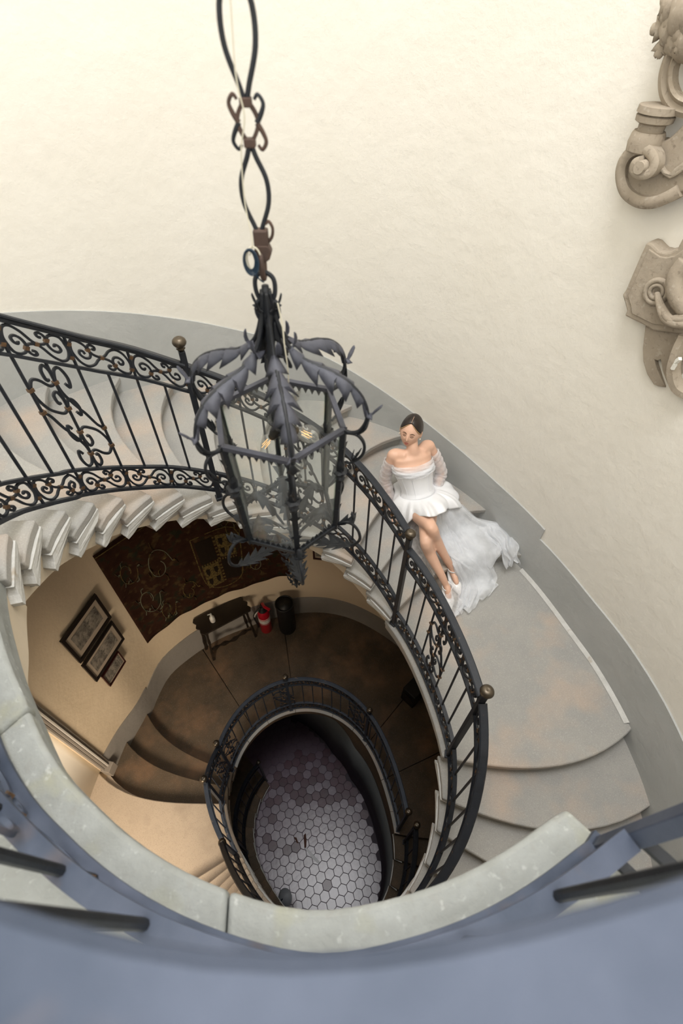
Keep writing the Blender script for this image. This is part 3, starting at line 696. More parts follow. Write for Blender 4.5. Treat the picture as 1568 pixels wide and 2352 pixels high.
# zigzag trims
for (rr_, D_, hgt, sgn) in ((RT_-.001, DT+.006, .018, 1), (RB_, DB-.006, .013, -1), (RB_, DB+.006, .014, 1)):
    for a in CA:
        q = MB(); nT_ = 9; p0, p1 = L3(rr_, a, D_), L3(rr_, a+60, D_); ins = (p0-p1).cross(Vector((0, 0, 1))).normalized()*.0012
        for i in range(nT_):
            u0, u1 = (i+.06)/nT_, (i+.94)/nT_; A_, B_ = p0.lerp(p1, u0), p0.lerp(p1, u1); C_ = p0.lerp(p1, (u0+u1)/2)-Vector((0, 0, sgn*hgt))
            q.add([A_+ins, B_+ins, C_+ins, A_-ins, B_-ins, C_-ins], [(0,1,2),(5,4,3),(0,2,5,3),(1,4,5,2),(0,3,4,1)])
        q.build('zigzag_trim', M['leaf_dark'], lan)
# panes
for a in CA:
    q = MB(); g = lambda u, v: (L3(RT_-.004+(RB_-RT_)*v, a, DT+(DB-DT)*v)).lerp(L3(RT_-.004+(RB_-RT_)*v, a+60, DT+(DB-DT)*v), .04+.92*u)
    q.grid(g, 1, 1); o = q.build('pane', M['glass'], lan)
    for u in (0.0, 1.0):
        e = MB(); e.bar([g(u, .02), g(u, .98)], .003, .006, up=(math.cos(R(a+30)), math.sin(R(a+30)), 0)); e.build('bevelled_edge', M['edge_glass'], o)
# arms
for k, a in enumerate(CA):
    pr = [(.008,.440),(.018,.500),(.040,.552),(.080,.580),(.125,.592),(.170,.612),(.205,.648),(.218,.695),(.204,.735),(.182,.749),(.163,.745)]
    pts3 = [L3(r_, a, D_) for r_, D_ in pr]
    q = MB(); q.tube(spline(pts3, 6), .0048, 6); arm = q.build('scroll_arm', M['leaf_dark'], lan, smooth=True)
    outv = Vector((math.cos(R(a)), math.sin(R(a)), 0))
    def nr(p, outv=outv):
        c = L3(.10, a, .745); d = p-c; return Vector((d.x, d.y, d.z)).normalized()
    q = MB(); leaf(q, pts3[2:8], nr, .030, 6, cup=.45); q.build('acanthus_leaf', M['leaf'], arm, smooth=True, solid=.0018, angle=55)
    q = MB(); tip = L3(.222, a, .690); leaf(q, [L3(.214, a, .665), tip, L3(.236, a, .672), L3(.250, a, .655)], outv*.3+Vector((0,0,1)), .011, 2, cup=.2); q.build('leaf_tip', M['leaf'], arm, smooth=True, solid=.0015)
    q = MB(); leaf(q, [L3(.222, a, .70), L3(.216, a, .73), L3(.196, a, .752)], outv, .012, 2, cup=.2); q.build('leaf_tip', M['leaf_dark'], arm, smooth=True, solid=.0015)
    q = MB(); leaf(q, [L3(.020, a+10, .560), L3(.040, a+10, .560), L3(.052, a+10, .545), L3(.052, a+10, .523)], -outv+Vector((0,0,.4)), .011, 2, cup=.2); q.build('leaf_tip', M['leaf'], arm, smooth=True, solid=.0015)
    # small curl under the top corner
    q = MB(); cpt = spline([L3(.166, a, .752), L3(.196, a, .752), L3(.214, a, .775), L3(.212, a, .810), L3(.190, a, .840), L3(.172, a, .850)], 6); q.tube(cpt, .0045, 6, scale=[1-.4*i/(len(cpt)-1) for i in range(len(cpt))]); leaf(q, [L3(.208, a, .79), L3(.200, a, .815), L3(.186, a, .835), L3(.190, a, .800)], outv, .008, 2)
    q.build('corner_curl', M['leaf_dark'], lan, smooth=True, solid=.001)
    # bottom scroll with leaf turning to the centre
    pb_ = [(.143,1.105),(.165,1.085),(.190,1.080),(.212,1.105),(.218,1.145),(.196,1.180),(.150,1.198),(.095,1.205),(.045,1.215),(.008,1.235)]
    p3 = [L3(r_, a, D_) for r_, D_ in pb_]; q = MB(); q.tube(spline(p3, 6), .0048, 6); ar2 = q.build('bottom_scroll', M['leaf_dark'], lan, smooth=True)
    q = MB(); leaf(q, p3[5:9], lambda p: Vector((0, 0, 1)), .023, 6, cup=-.25); q.build('acanthus_leaf', M['leaf_dark'], ar2, smooth=True, solid=.0018, angle=55)
    q = MB(); leaf(q, [L3(.150, a, 1.10), L3(.180, a, 1.076), L3(.200, a, 1.060), L3(.190, a, 1.030)], outv+Vector((0, 0, .5)), .019, 3, cup=.3); q.build('leaf_tip', M['leaf_dark'], ar2, smooth=True, solid=.0015)
    # inner leaf rising from the floor of the lantern
    q = MB(); leaf(q, [L3(.135, a, 1.085), L3(.10, a, 1.05), L3(.06, a, 1.09), L3(.02, a, 1.16)], Vector((0, 0, 1)), .020, 5, cup=.2); q.build('inner_leaf', M['leaf_dark'], lan, smooth=True, solid=.0015)
# central stem, bulbs and finial
q = MB(); q.lathe([(.007,.0),(.009,-.02),(.015,-.05),(.010,-.09),(.008,-.13),(.012,-.16),(.016,-.19),(.015,-.235),(.008,-.265),(.005,-.31)], AX+Vector((0, 0, ZC-.43)), 12); q.build('stem', M['leaf_dark'], lan, smooth=True)
for k in range(5):
    a = k*72+20; outv = Vector((math.cos(R(a)), math.sin(R(a)), 0))
    q = MB(); leaf(q, [L3(.008, a, .50), L3(.016, a, .480), L3(.024, a, .468), L3(.031, a, .450)], -outv+Vector((0, 0, .6)), .009, 3, cup=.2); q.build('stem_leaf', M['leaf_dark'], lan, smooth=True, solid=.0015)
    q = MB(); leaf(q, [L3(.014, a+30, .50), L3(.020, a+30, .54), L3(.030, a+30, .575), L3(.045, a+30, .60)], outv, .013, 3, cup=.2); q.build('stem_leaf', M['leaf_dark'], lan, smooth=True, solid=.0015)
q = MB(); q.lathe([(.006,0),(.016,-.02),(.012,-.05),(.018,-.075),(.013,-.11),(.019,-.14),(.012,-.17),(.015,-.20),(.007,-.235),(.003,-.27)], AX+Vector((0, 0, ZC-1.235)), 12); fin = q.build('bottom_finial', M['leaf_dark'], lan, smooth=True)
for lv, D_ in enumerate((1.29, 1.355, 1.415, 1.465)):
    for k in range(5):
        a = k*72+lv*36; outv = Vector((math.cos(R(a)), math.sin(R(a)), 0)); q = MB(); s_ = 1-.12*lv
        leaf(q, [L3(.010, a, D_), L3(.024*s_, a, D_+.002), L3(.038*s_, a, D_-.012), L3(.046*s_, a, D_-.030)], -outv*.3+Vector((0, 0, 1)), .011*s_, 2, cup=.2); q.build('finial_leaf', M['leaf_dark'], fin, smooth=True, solid=.0015)
q = MB(); q.tube([AX+Vector((0, 0, ZC-.70)), AX+Vector((0, 0, ZC-.80))], .008, 8); q.build('lamp_rod', M['iron'], lan)
for (bp_, nm) in ((Vector((-.200, .985, ZC-.862)), 0), (Vector((-.085, 1.010, ZC-.85)), 1)):
    base = AX+Vector((0, 0, ZC-.775)); d = (bp_-base).normalized()
    q = MB(); q.lathe([(.010,0),(.014,.004),(.015,.035),(.013,.045)], base, 12, d); so = q.build('lamp_socket', M['black'], lan, smooth=True, angle=40)
    q = MB(); q.lathe([(.010,.045),(.011,.058),(.010,.062)], base, 12, d); q.build('screw_cap', M['brass'], so)
    q = MB(); q.lathe([(.010,.060),(.011,.070),(.017,.082),(.0235,.100),(.0245,.115),(.020,.130),(.010,.139),(.001,.141)], base, 16, d); bu = q.build('bulb', M['bulb'], so, smooth=True)
    fil = mat('filament%d' % nm, (.8,.5,.2), .5, emis=((1,.55,.18), 1.3)); e1 = d.orthogonal().normalized(); e2 = d.cross(e1)
    q = MB()
    for s_ in range(4): v = e1*math.cos(s_*PI/2)+e2*math.sin(s_*PI/2); q.tube([base+d*.086+v*.0055, base+d*.120+v*.0065+e1*.004], .0008, 5)
    q.build('filament', fil, bu)

# ------------------------------------------------------------------ suspension of the lantern
sus = thing('lantern_hanger', 'rusty iron hanger of twisted loops and a heart shaped clamp above the lantern', 'hanger')
def A3(x, D, y=0): return AX + Vector((x, y, ZC-D))
q = MB(); q.tube(spline([A3(0,.405),A3(-.016,.415),A3(-.019,.435),A3(-.014,.455),A3(0,.462),A3(.014,.455),A3(.019,.435),A3(.016,.415)], 6, True), .0045, 8, closed=True); q.build('chain_link', M['iron'], sus, smooth=True)
q = MB(); q.tube(spline([A3(0,.370,.0),A3(.0,.375,.012),A3(0,.392,.016),A3(0,.410,.010),A3(0,.416,0),A3(0,.410,-.010),A3(0,.392,-.016),A3(0,.375,-.012)], 6, True), .0055, 8, closed=True); q.build('chain_link', M['rust'], sus, smooth=True)
q = MB(); q.tube(spline([A3(0,.455),A3(-.017,.462),A3(-.022,.485),A3(-.012,.505),A3(0,.510),A3(.012,.505),A3(.022,.485),A3(.017,.462)], 6, True), .0045, 8, closed=True); q.lathe([(.003,-.004),(.010,-.003),(.011,.004),(.006,.009),(.002,.010)], A3(0, .462), 12); q.build('top_ring', M['iron'], sus, smooth=True)
q = MB(); q.box(A3(.002,.345), (.026,.020,.030)); q.prism([(-.012,.0),(-.016,.014),(-.010,.024),(0,.032),(.012,.024),(.017,.012),(.012,0)], lambda a, b: A3(a+.003, .355+b, -.011), lambda a, b: A3(a+.003, .355+b, .011)); q.build('clamp', M['rust'], sus, bevel=.003)
q = MB(); q.tube(spline([A3(.014,.352),A3(.022,.342),A3(.024,.328),A3(.018,.318),A3(.012,.322)], 6), .003, 6); q.build('hook', M['rust'], sus, smooth=True)
def rods(D0, D1, wd, nm='twin_rod'):
    for sg in (-1, 1):
        pth = spline([A3(sg*.003, D0), A3(sg*wd*.35, D0+(D1-D0)*.10), A3(sg*wd, D0+(D1-D0)*.35), A3(sg*wd, D0+(D1-D0)*.62), A3(sg*wd*.35, D0+(D1-D0)*.90), A3(sg*.003, D1)], 6)
        q = MB(); q.tube(pth, .0042, 7); q.build(nm, M['iron'], sus, smooth=True)
rods(.212, .338, .021); rods(.0, .150, .022); rods(-.19, -.01, .022); 
for D_ in (.155, .205, -.005, -.2): q = MB(); q.box(A3(0, D_), (.018, .016, .012)); q.build('band', M['rust'], sus, bevel=.0015)
q = MB(); q.bar(spline([A3(0,.150),A3(-.012,.166),A3(-.016,.180),A3(-.010,.195),A3(0,.208)], 5), .006, .006, up=(0, 1, 0)); q.build('twin_rod', M['rust'], sus)
q = MB(); q.bar(spline([A3(0,.150),A3(.012,.166),A3(.016,.180),A3(.010,.195),A3(0,.208)], 5), .006, .006, up=(0, 1, 0)); q.build('twin_rod', M['rust'], sus)
for sg in (-1, 1):
    for ud in (-1, 1):
        q = MB(); c = spline([A3(sg*.014,.180), A3(sg*.022,.180+ud*.012), A3(sg*.026,.180+ud*.024), A3(sg*.019,.180+ud*.034), A3(sg*.013,.180+ud*.028)], 5); q.tube(c, .0038, 6, scale=[1.2-.6*i/(len(c)-1) for i in range(len(c))]); q.build('c_scroll', M['rust'] if ud*sg > 0 else M['iron'], sus, smooth=True)
q = MB(); q.tube([A3(0, -.2), A3(0, -4.5)], .006, 6); q.build('ceiling_rod', M['iron'], sus)
q = MB(); q.tube(spline([A3(-.004,-.3,-.01),A3(-.003,.0,-.012),A3(-.008,.12,-.014),A3(-.002,.17,-.014),A3(-.014,.215,-.010),A3(-.018,.29,-.008),A3(-.012,.345,-.014),A3(-.02,.37,-.014)], 6), .0012, 5)
q.build('cable', M['wire'], sus)
q = MB(); q.tube(spline([A3(.024,.455,-.02),A3(.030,.50,-.022),A3(.031,.54,-.024),A3(.034,.60,-.024),A3(.030,.66,-.018),A3(.010,.74,0)], 6), .0016, 5); q.build('cable', M['wire'], sus)
q = MB()
for k in range(4): q.tube(spline([A3(-.020+(.009+.0015*k)*math.cos(t*.785)+.001*k, .378+(.017+.002*k)*math.sin(t*.785), -.016-.003*k) for t in range(8)], 4, True), .0016, 5, closed=True)
q.build('cable_coil', M['wire_blue'], sus, smooth=True)
q = MB(); q.tube(spline([A3(-.013+.013*math.cos(t*.785), .378+.022*math.sin(t*.785), -.012) for t in range(8)], 4, True), .0018, 5, closed=True); q.build('cable_coil', M['wire'], sus, smooth=True)
q = MB(); q.tube(spline([A3(-.016,.393,-.018), A3(-.008,.41,-.016), A3(.0,.42,-.010)], 5), .0014, 5); q.build('cable', M['wire_blue'], sus)

# ------------------------------------------------------------------ carved stone ornaments on the wall at right
def ray(x, y): return RT*((x-784)/F) - UP*((y-1176)/F) + FW
def on_plane(x, y, p0, n): d = ray(x, y); return CAM + d*((p0-CAM).dot(n)/d.dot(n))
ORN_N = Vector((-math.cos(R(38)), -math.sin(R(38)), 0))
def orn_pt(x, y, off): return on_plane(x, y, P(38, RW(38), 0)+ORN_N*off, ORN_N)
def slab_from(px, off, th, mt, name, parent, bevel=.008):
    # the outline is laid on a plane parallel to the wall, then extruded back to the wall
    q = MB(); pts = [orn_pt(x, y, off) for x, y in px]; fr = pts[0]
    e1 = Vector((0, 0, 1)).cross(ORN_N).normalized(); e2 = Vector((0, 0, 1))
    pl = [((p-fr).dot(e1), (p-fr).dot(e2)) for p in pts]
    q.prism(pl, lambda a, b: fr+e1*a+e2*b, lambda a, b: fr+e1*a+e2*b-ORN_N*th)
    return q.build(name, mt, parent, bevel=bevel)
oc = thing('stone_cartouche', 'lower carved stone plaque with rosette and draped garland on the cream wall at right', 'carving')
slab_from([(1484,556),(1497,561),(1503,567),(1513,577),(1526,580),(1542,577),(1555,569),(1563,554),(1568,545),(1625,520),(1625,775),(1500,760),(1484,751),(1433,726),(1438,714),(1434,697),(1428,677),(1435,668),(1469,588)], .085, .085, M['carved'], 'plaque', oc, .008)
slab_from([(1489,572),(1500,580),(1515,590),(1530,592),(1548,588),(1566,575),(1620,540),(1620,760),(1500,745),(1450,720),(1447,700),(1441,680),(1446,670)], .092, .02, M['carved'], 'raised_panel', oc, .003)
slab_from([(1481,748),(1475,800),(1476,830),(1485,860),(1500,883),(1512,888),(1528,890),(1516,866),(1505,840),(1502,826),(1510,829),(1516,826),(1520,850),(1531,880),(1545,900),(1568,915),(1610,925),(1610,740)], .065, .065, M['carved'], 'tongue', oc, .008)
c0 = orn_pt(1507, 670, .098)
q = MB(); 
e1 = Vector((0, 0, 1)).cross(ORN_N).normalized()
for rr_, tr in ((.044, .011), (.026, .009)): q.tube([c0+(e1*math.cos(t*PI/12)+Vector((0,0,1))*math.sin(t*PI/12))*rr_ for t in range(24)], tr, 8, closed=True)
q.lathe([(.044,0),(.030,.006),(.012,.0)], c0-ORN_N*.004, 16, ORN_N)
q.build('rosette', M['carved'], oc, smooth=True)
for k, (o_, w_) in enumerate(((0, .016), (.018, .013), (-.016, .013), (.008, .010))):
    pth = spline([orn_pt(1507+k*1.5, 672, .11), orn_pt(1513+k*3, 700, .13), orn_pt(1524+k*5, 728, .14+o_*.3), orn_pt(1545+k*3, 741-k*4, .14), orn_pt(1572, 744-k*6, .14), orn_pt(1600, 740-k*6, .13)], 6)
    q = MB(); q.tube(pth, w_, 8, scale=[.45+.75*min(1, i/(len(pth)*.5)) for i in range(len(pth))]); q.build('garland_fold', M['carved'], oc, smooth=True)
q = MB(); pth = spline([orn_pt(1575, 600, .12), orn_pt(1550, 635, .13), orn_pt(1552, 680, .13), orn_pt(1575, 715, .12)], 6); q.tube(pth, .030, 10); q.build('side_scroll', M['carved'], oc, smooth=True)
q = MB(); pth = spline([orn_pt(1572, 770, .10), orn_pt(1556, 805, .11), orn_pt(1545, 850, .11), orn_pt(1556, 890, .10), orn_pt(1590, 910, .10)], 6); q.sweep(pth, [(-.016,-.03),(.016,-.03),(.022,.0),(.012,.03),(-.012,.03),(-.022,0)], norm=lambda i: ORN_N); q.build('side_scroll', M['carved'], oc, smooth=True, angle=40)
q = MB(); q.box(orn_pt(1556, 828, .14), (.014,.014,.03), Quaternion((1,0,0), .5).to_matrix()); q.box(orn_pt(1547, 842, .14), (.012,.012,.025)); q.build('chipped_spot', M['white_plastic'], oc)
ov = thing('stone_volute', 'carved stone console ending in a spiral scroll and small capital, above the plaque at right', 'carving')
slab_from([(1510,318),(1520,325),(1535,318),(1555,300),(1572,280),(1625,240),(1625,420),(1568,440),(1552,447),(1540,452),(1500,470),(1470,468),(1445,455),(1430,435),(1423,400),(1425,370),(1440,345),(1470,335),(1500,335)], .075, .075, M['carved'], 'console_body', ov, .010)
# spiral band
sp = []
for i in range(46):
    t = i/45; ang_ = R(200) + t*R(540); rad = 47*(1-t)**1.0*.86+7
    sp.append(orn_pt(1470+rad*math.cos(ang_)*.92-2+(1-t)*2, 388-rad*math.sin(ang_)*1.0*(1.0)+(-12)*t, .085+.065*t))
pth = spline([orn_pt(1560, 438, .08), orn_pt(1535, 452, .085), orn_pt(1503, 464, .085), orn_pt(1468, 462, .085), orn_pt(1438, 440, .085), orn_pt(1427, 405, .085), orn_pt(1432, 372, .09), orn_pt(1452, 347, .10), orn_pt(1480, 342, .11), orn_pt(1500, 356, .12), orn_pt(1504, 378, .125), orn_pt(1492, 397, .13), orn_pt(1472, 400, .14), orn_pt(1457, 390, .145), orn_pt(1460, 374, .15), orn_pt(1472, 368, .15)], 5)
q = MB(); q.sweep(pth, [(-.020,-.05),(.020,-.05),(.022,.012),(.010,.022),(-.010,.022),(-.022,.012)], norm=lambda i: ORN_N, scale=[1.0-.35*i/(len(pth)-1) for i in range(len(pth))]); q.build('spiral_band', M['carved'], ov, smooth=True, angle=40)
q = MB(); q.lathe([(.0,.0),(.020,0),(.022,.004),(.022,.05)][::-1], orn_pt(1466, 386, .165), 16, -ORN_N); q.build('spiral_eye', M['carved'], ov, smooth=True, angle=40)
cc_ = orn_pt(1476, 343, .075)
for prof_, nm in (([(.060,.200),(.076,.196),(.078,.165),(.066,.158)], 'capital'), ([(.066,.158),(.074,.152),(.072,.128),(.056,.118)], 'capital'), ([(.052,.118),(.050,.085)], 'neck'), ([(.060,.085),(.066,.070),(.070,.030),(.066,-.005)], 'shoulder')):
    q = MB(); q.lathe([(r_*.9, z_*.66) for r_, z_ in prof_][::-1], cc_, 24); q.build(nm, M['carved'], ov, smooth=True, angle=35)
slab_from([(1516,378),(1524,392),(1536,400),(1546,388),(1568,372),(1600,360),(1600,385),(1568,392),(1550,405),(1536,412),(1520,402),(1511,388)], .095, .04, M['carved'], 'inner_moulding', ov, .005)
of_ = thing('stone_foliage', 'weathered stone foliage cluster and hanging ring at the top right corner of the wall', 'carving')
q = MB(); random.seed(3)
for (x, y, r_, s_) in ((1552,18,.040,1.1),(1568,50,.050,1),(1546,66,.038,1.2),(1562,92,.042,1),(1590,30,.07,1),(1590,90,.06,1),(1535,38,.024,1),(1537,10,.026,1.3)):
    c = orn_pt(x, y, .08); q.grid(lambda u, v: c + Vector((math.cos(u*2*PI)*math.sin(v*PI)*r_, math.sin(u*2*PI)*math.sin(v*PI)*r_, math.cos(v*PI)*r_*s_))*(1+.18*math.sin(7*u*2*PI+x)*math.sin(v*PI)*math.sin(3*v*PI+y)), 18, 10, closeu=True)
q.build('foliage_lump', M['carved'], of_, smooth=True)
for pp_ in ([(1540,55),(1525,62),(1510,66),(1499,67)], [(1545,85),(1528,100),(1518,115),(1511,128)], [(1560,20),(1545,14),(1532,8),(1524,-4)], [(1555,40),(1540,36),(1527,36),(1518,42)], [(1565,70),(1555,84),(1546,96),(1534,106)], [(1572,60),(1570,85),(1564,104),(1556,118)], [(1575,30),(1566,46),(1556,56),(1546,60)], [(1575,5),(1566,14),(1560,26),(1556,36)]):
    q = MB(); leaf(q, [orn_pt(x, y, .07+.02*(x > 1530)+.03*(x > 1550)) for x, y in pp_], ORN_N, .026, 3, cup=.3); q.build('stone_leaf', M['carved'], of_, smooth=True, solid=.02)
q = MB(); pth = spline([orn_pt(1545,120,.07), orn_pt(1530,165,.07), orn_pt(1530,205,.075), orn_pt(1545,235,.08), orn_pt(1575,250,.08), orn_pt(1610,245,.08)], 6); q.sweep(pth, [(-.022,-.04),(.022,-.04),(.026,.0),(.010,.012),(-.004,.002),(-.018,.02),(-.026,.01)], norm=lambda i: ORN_N); q.build('hanging_ring', M['carved'], of_, smooth=True, angle=40)
slab_from([(1552,95),(1610,80),(1610,160),(1575,150),(1558,135)], .05, .05, M['carved'], 'back_plate', of_)

# ------------------------------------------------------------------ furnishings on the lower landing
def wp(th, D, off): return P(th, RW(th)-off, ZC-D)
tp = mat('tapestry_wool', (.024,.009,.006), .95, col2=(.045,.020,.011), nscale=9, bump=.002, bscale=120, spec=.1, speck=[((.085,.055,.022), 13, .56, .68, .6), ((.012,.02,.012), 9, .56, .68, .7)])
gold = mat('ochre_wool', (.15,.105,.035), .95, col2=(.075,.055,.022), nscale=60, namt=.3, bump=.002, bscale=120, spec=.1, speck=[((.04,.025,.012), 60, .5, .62, .7)])
pale = mat('pale_wool', (.15,.15,.10), .95, spec=.1); dkw = mat('dark_wool', (.018,.012,.008), .95, spec=.1)
tap = thing('tapestry', 'dark red-brown armorial tapestry hung on the curved wall above the table', 'tapestry')
T0, T1, TD0, TD1 = 141.6, 98.0, 3.30, 4.86
def TP(u, v, off=.020): th = T0+(T1-T0)*u; return wp(th, TD0+(TD1-TD0)*v + .012*math.sin(u*19), off+.006*math.sin(u*37+2*v))
q = MB(); q.grid(lambda u, v: TP(u, v), 60, 20); q.build('cloth', tp, tap, smooth=True, solid=.006)
def band(pts, wd, mt, nm, off=.026):
    q = MB(); pth = spline([TP(a, b, off) for a, b in pts], 5); q.sweep(pth, [(-wd/2,-.001),(wd/2,-.001),(wd/2,.001),(-wd/2,.001)], norm=[Vector((CX-p.x, CY-p.y, 0)) for p in pth]); q.build(nm, mt, tap)
band([(.0,.02),(.33,.02),(.66,.02),(1,.02)], .010, gold, 'border')
for (u0, v0, s_, fl_) in ((.13,.62,1,1),(.26,.40,1.1,-1),(.20,.83,.8,1),(.80,.75,.9,-1),(.88,.45,.9,1),(.10,.28,.8,1),(.36,.78,.8,-1),(.70,.30,.7,1)):
    c = [(u0+.07*s_*math.cos(t*.7)*(1-.07*t), v0+fl_*.16*s_*math.sin(t*.7)*(1-.07*t)) for t in range(11)]
    band(c, .007, pale if s_ > .85 else gold, 'vine_scroll')
    q = MB()
    for t in range(0, 8, 1):
        a_, b_ = c[t]; leaf(q, [TP(a_, b_, .027), TP(a_+.015*math.cos(t*1.9), b_+.05*math.sin(t*1.9)*s_, .028), TP(a_+.028*math.cos(t*1.9+.5), b_+.085*math.sin(t*1.9+.5)*s_, .027)], Vector((-1, -1, 0)), .014*s_, 2, cup=0)
    tag(q.build('vine_leaf', pale if fl_ > 0 else gold, tap, solid=.001), kind='stuff')
sh = [(.46,.30),(.46,.72),(.49,.84),(.55,.90),(.62,.90),(.68,.84),(.71,.72),(.71,.30)]
band(sh+[(.46,.30)], .012, gold, 'shield_outline')
for (u0, u1, v0, v1, gg) in ((.475,.575,.60,.85,1), (.595,.695,.34,.57,1), (.475,.575,.34,.57,0), (.595,.695,.60,.83,0)):
    q = MB(); q.grid(lambda u, v: TP(u0+(u1-u0)*u, v0+(v1-v0)*v, .026), 4, 3); q.build('shield_quarter', gold if gg else dkw, tap, solid=.002)
    if gg:
        for a_ in (.25, .75):
            for b_ in (.28, .72):
                q = MB(); cc = (u0+(u1-u0)*a_, v0+(v1-v0)*b_); q.add([TP(cc[0]-.012, cc[1]-.03, .030), TP(cc[0]+.012, cc[1]-.03, .030), TP(cc[0]+.012, cc[1]+.01, .030), TP(cc[0], cc[1]+.045, .030), TP(cc[0]-.012, cc[1]+.01, .030)], [(0,1,2,3,4)]); q.build('heart_charge', dkw, tap, solid=.002)
n_ = 0
for i in range(14):
    u = .475+.016*i; q = MB(); q.grid(lambda a, b: TP(u+.008*a, .575+.022*b, .030), 1, 1); q.build('check_square', gold, tap, solid=.002)
    v = .34+.037*i
    q = MB(); q.grid(lambda a, b: TP(.578+.014*a, v+.017*b, .030), 1, 1); q.build('check_square', gold, tap, solid=.002)

mat_card = mat('picture_mount', (.42,.34,.26), .9, col2=(.36,.29,.22), nscale=8); 
def engraving(nm, sc):
    return mat(nm, (.30,.26,.21), .9, col2=(.06,.052,.045), nscale=sc*.45, namt=.3, detail=12, speck=[((.035,.03,.027), sc*1.6, .48, .66, .6), ((.36,.32,.26), sc*2.4, .56, .70, .45)], coord='Generated')
fr_wood = mat('frame_wood', (.016,.011,.009), .4); fr_red = mat('frame_red_wood', (.045,.012,.010), .4)
def picture(lab, th0, th1, D0a, D0b, D1a, D1b, fw, mt_, eng, mountw):
    # th0,D: upper right post side; th1: other side
    root = thing('picture_frame', lab, 'picture', 'framed engravings on the lower curved wall')
    def C_(u, v, off): 
        th = th0+(th1-th0)*u; D0 = D0a+(D0b-D0a)*u; D1 = D1a+(D1b-D1a)*u; A_, B_ = wp(th0, 0, off), wp(th1, 0, off); p = A_.lerp(B_, u); return Vector((p.x, p.y, ZC-(D0+(D1-D0)*v)))
    ex = fw/ (wp(th0,0,0)-wp(th1,0,0)).length; ey = fw/abs(D1a-D0a)
    for (a0, a1, b0, b1) in ((0,1,0,ey),(0,1,1-ey,1),(0,ex,ey,1-ey),(1-ex,1,ey,1-ey)):
        q = MB(); q.add([C_(a, b, o_) for o_ in (.028, .055) for (a, b) in ((a0,b0),(a1,b0),(a1,b1),(a0,b1))], [(0,1,2,3),(7,6,5,4),(0,4,5,1),(1,5,6,2),(2,6,7,3),(3,7,4,0)]); q.build('frame_side', mt_, root, bevel=.003)
    q = MB(); q.grid(lambda u, v: C_(ex+(1-2*ex)*u, ey+(1-2*ey)*v, .040), 1, 1); q.build('mount', mat_card, root)
    mx, my = ex+mountw*.6, ey+mountw
    q = MB(); q.grid(lambda u, v: C_(mx+(1-2*mx)*u, my+(1-2*my)*v, .043), 1, 1); q.build('engraving', eng, root)
    return root
def Dp(x, y, th):      # depth below the camera where the view ray meets the vertical through the wall at th
    d = ray(x, y); c = wp(th, 0, .05); t = math.hypot(c.x, c.y)/math.hypot(d.x, d.y); return -d.z*t
def thp(x, y):
    d = ray(x, y); t = .5
    while t < 15:
        p = d*t; r_ = math.hypot(p.x-CX, p.y-CY); th = math.degrees(math.atan2(p.y-CY, p.x-CX))
        if r_ > RW(th)-.045: return th, -p.z
        t += .004
    return None
for lab, c4, fw_, mt_, sc_, mw in (('largest black framed engraving, upper left of the three hung together', [(220,1365),(256,1417),(183,1526),(141,1475)], .032, fr_wood, 5, .15),
                          ('middle black framed engraving of the three hung together', [(258,1427),(286,1467),(222,1567),(189,1532)], .026, fr_wood, 6, .15),
                          ('small red-brown framed engraving, lowest of the three hung together', [(272,1495),(289,1519),(254,1577),(233,1557)], .014, fr_red, 7, .08)):
    t0, Da = thp(*c4[0]); t0b, Db = thp(*c4[1]); t1b, Dc = thp(*c4[2]); t1, Dd = thp(*c4[3]); th0 = (t0+t0b)/2; th1 = (t1+t1b)/2
    Da, Db, Dc, Dd = Dp(*c4[0], th0), Dp(*c4[1], th0), Dp(*c4[2], th1), Dp(*c4[3], th1)
    top = (Da+Dd)/2; bot = (Db+Dc)/2
    picture(lab, th0, th1, Da, Dd, Db, Dc, fw_, mt_, engraving('engraving%d' % sc_, sc_), mw)
o = picture('tiny red framed picture partly hidden under the upper flight, right of the lantern tip', 91.0, 84.0, 4.18, 4.18, 4.52, 4.52, .02, fr_red, engraving('engraving9', 9), .1)

# table with scalloped ends
tb = thing('side_table', 'dark wooden side table with scalloped ends and turned stretcher below the tapestry', 'table')
c4 = [Vector((-1.715,2.705,0)), Vector((-1.521,2.537,0)), Vector((-1.020,2.886,0)), Vector((-1.145,3.075,0))]
zt = ZC-5.05; A_, B_, C_, D_ = c4
e1 = ((C_-B_)+(D_-A_)).normalized(); e2 = ((A_-B_)+(D_-C_)).normalized(); cc = (A_+B_+C_+D_)/4; Lh, Wh = (C_-B_).length/2, (A_-B_).length/2
out = []
for k in range(13): v = -1+2*k/12; out.append((Lh+.012*math.cos(v*3*PI)+.015*(1-abs(v))-.012, v*Wh))
out += [(-a, -b) for a, b in out]
q = MB(); f = lambda z: (lambda a, b: Vector((cc.x+e1.x*a+e2.x*b, cc.y+e1.y*a+e2.y*b, z))); q.prism(out, f(zt), f(zt-.022)); q.build('table_top', M['dark_wood'], tb, bevel=.004)
q = MB(); q.prism([(a*.86, b*.7) for a, b in out], f(zt-.022), f(zt-.07)); q.build('apron', M['dark_wood'], tb)
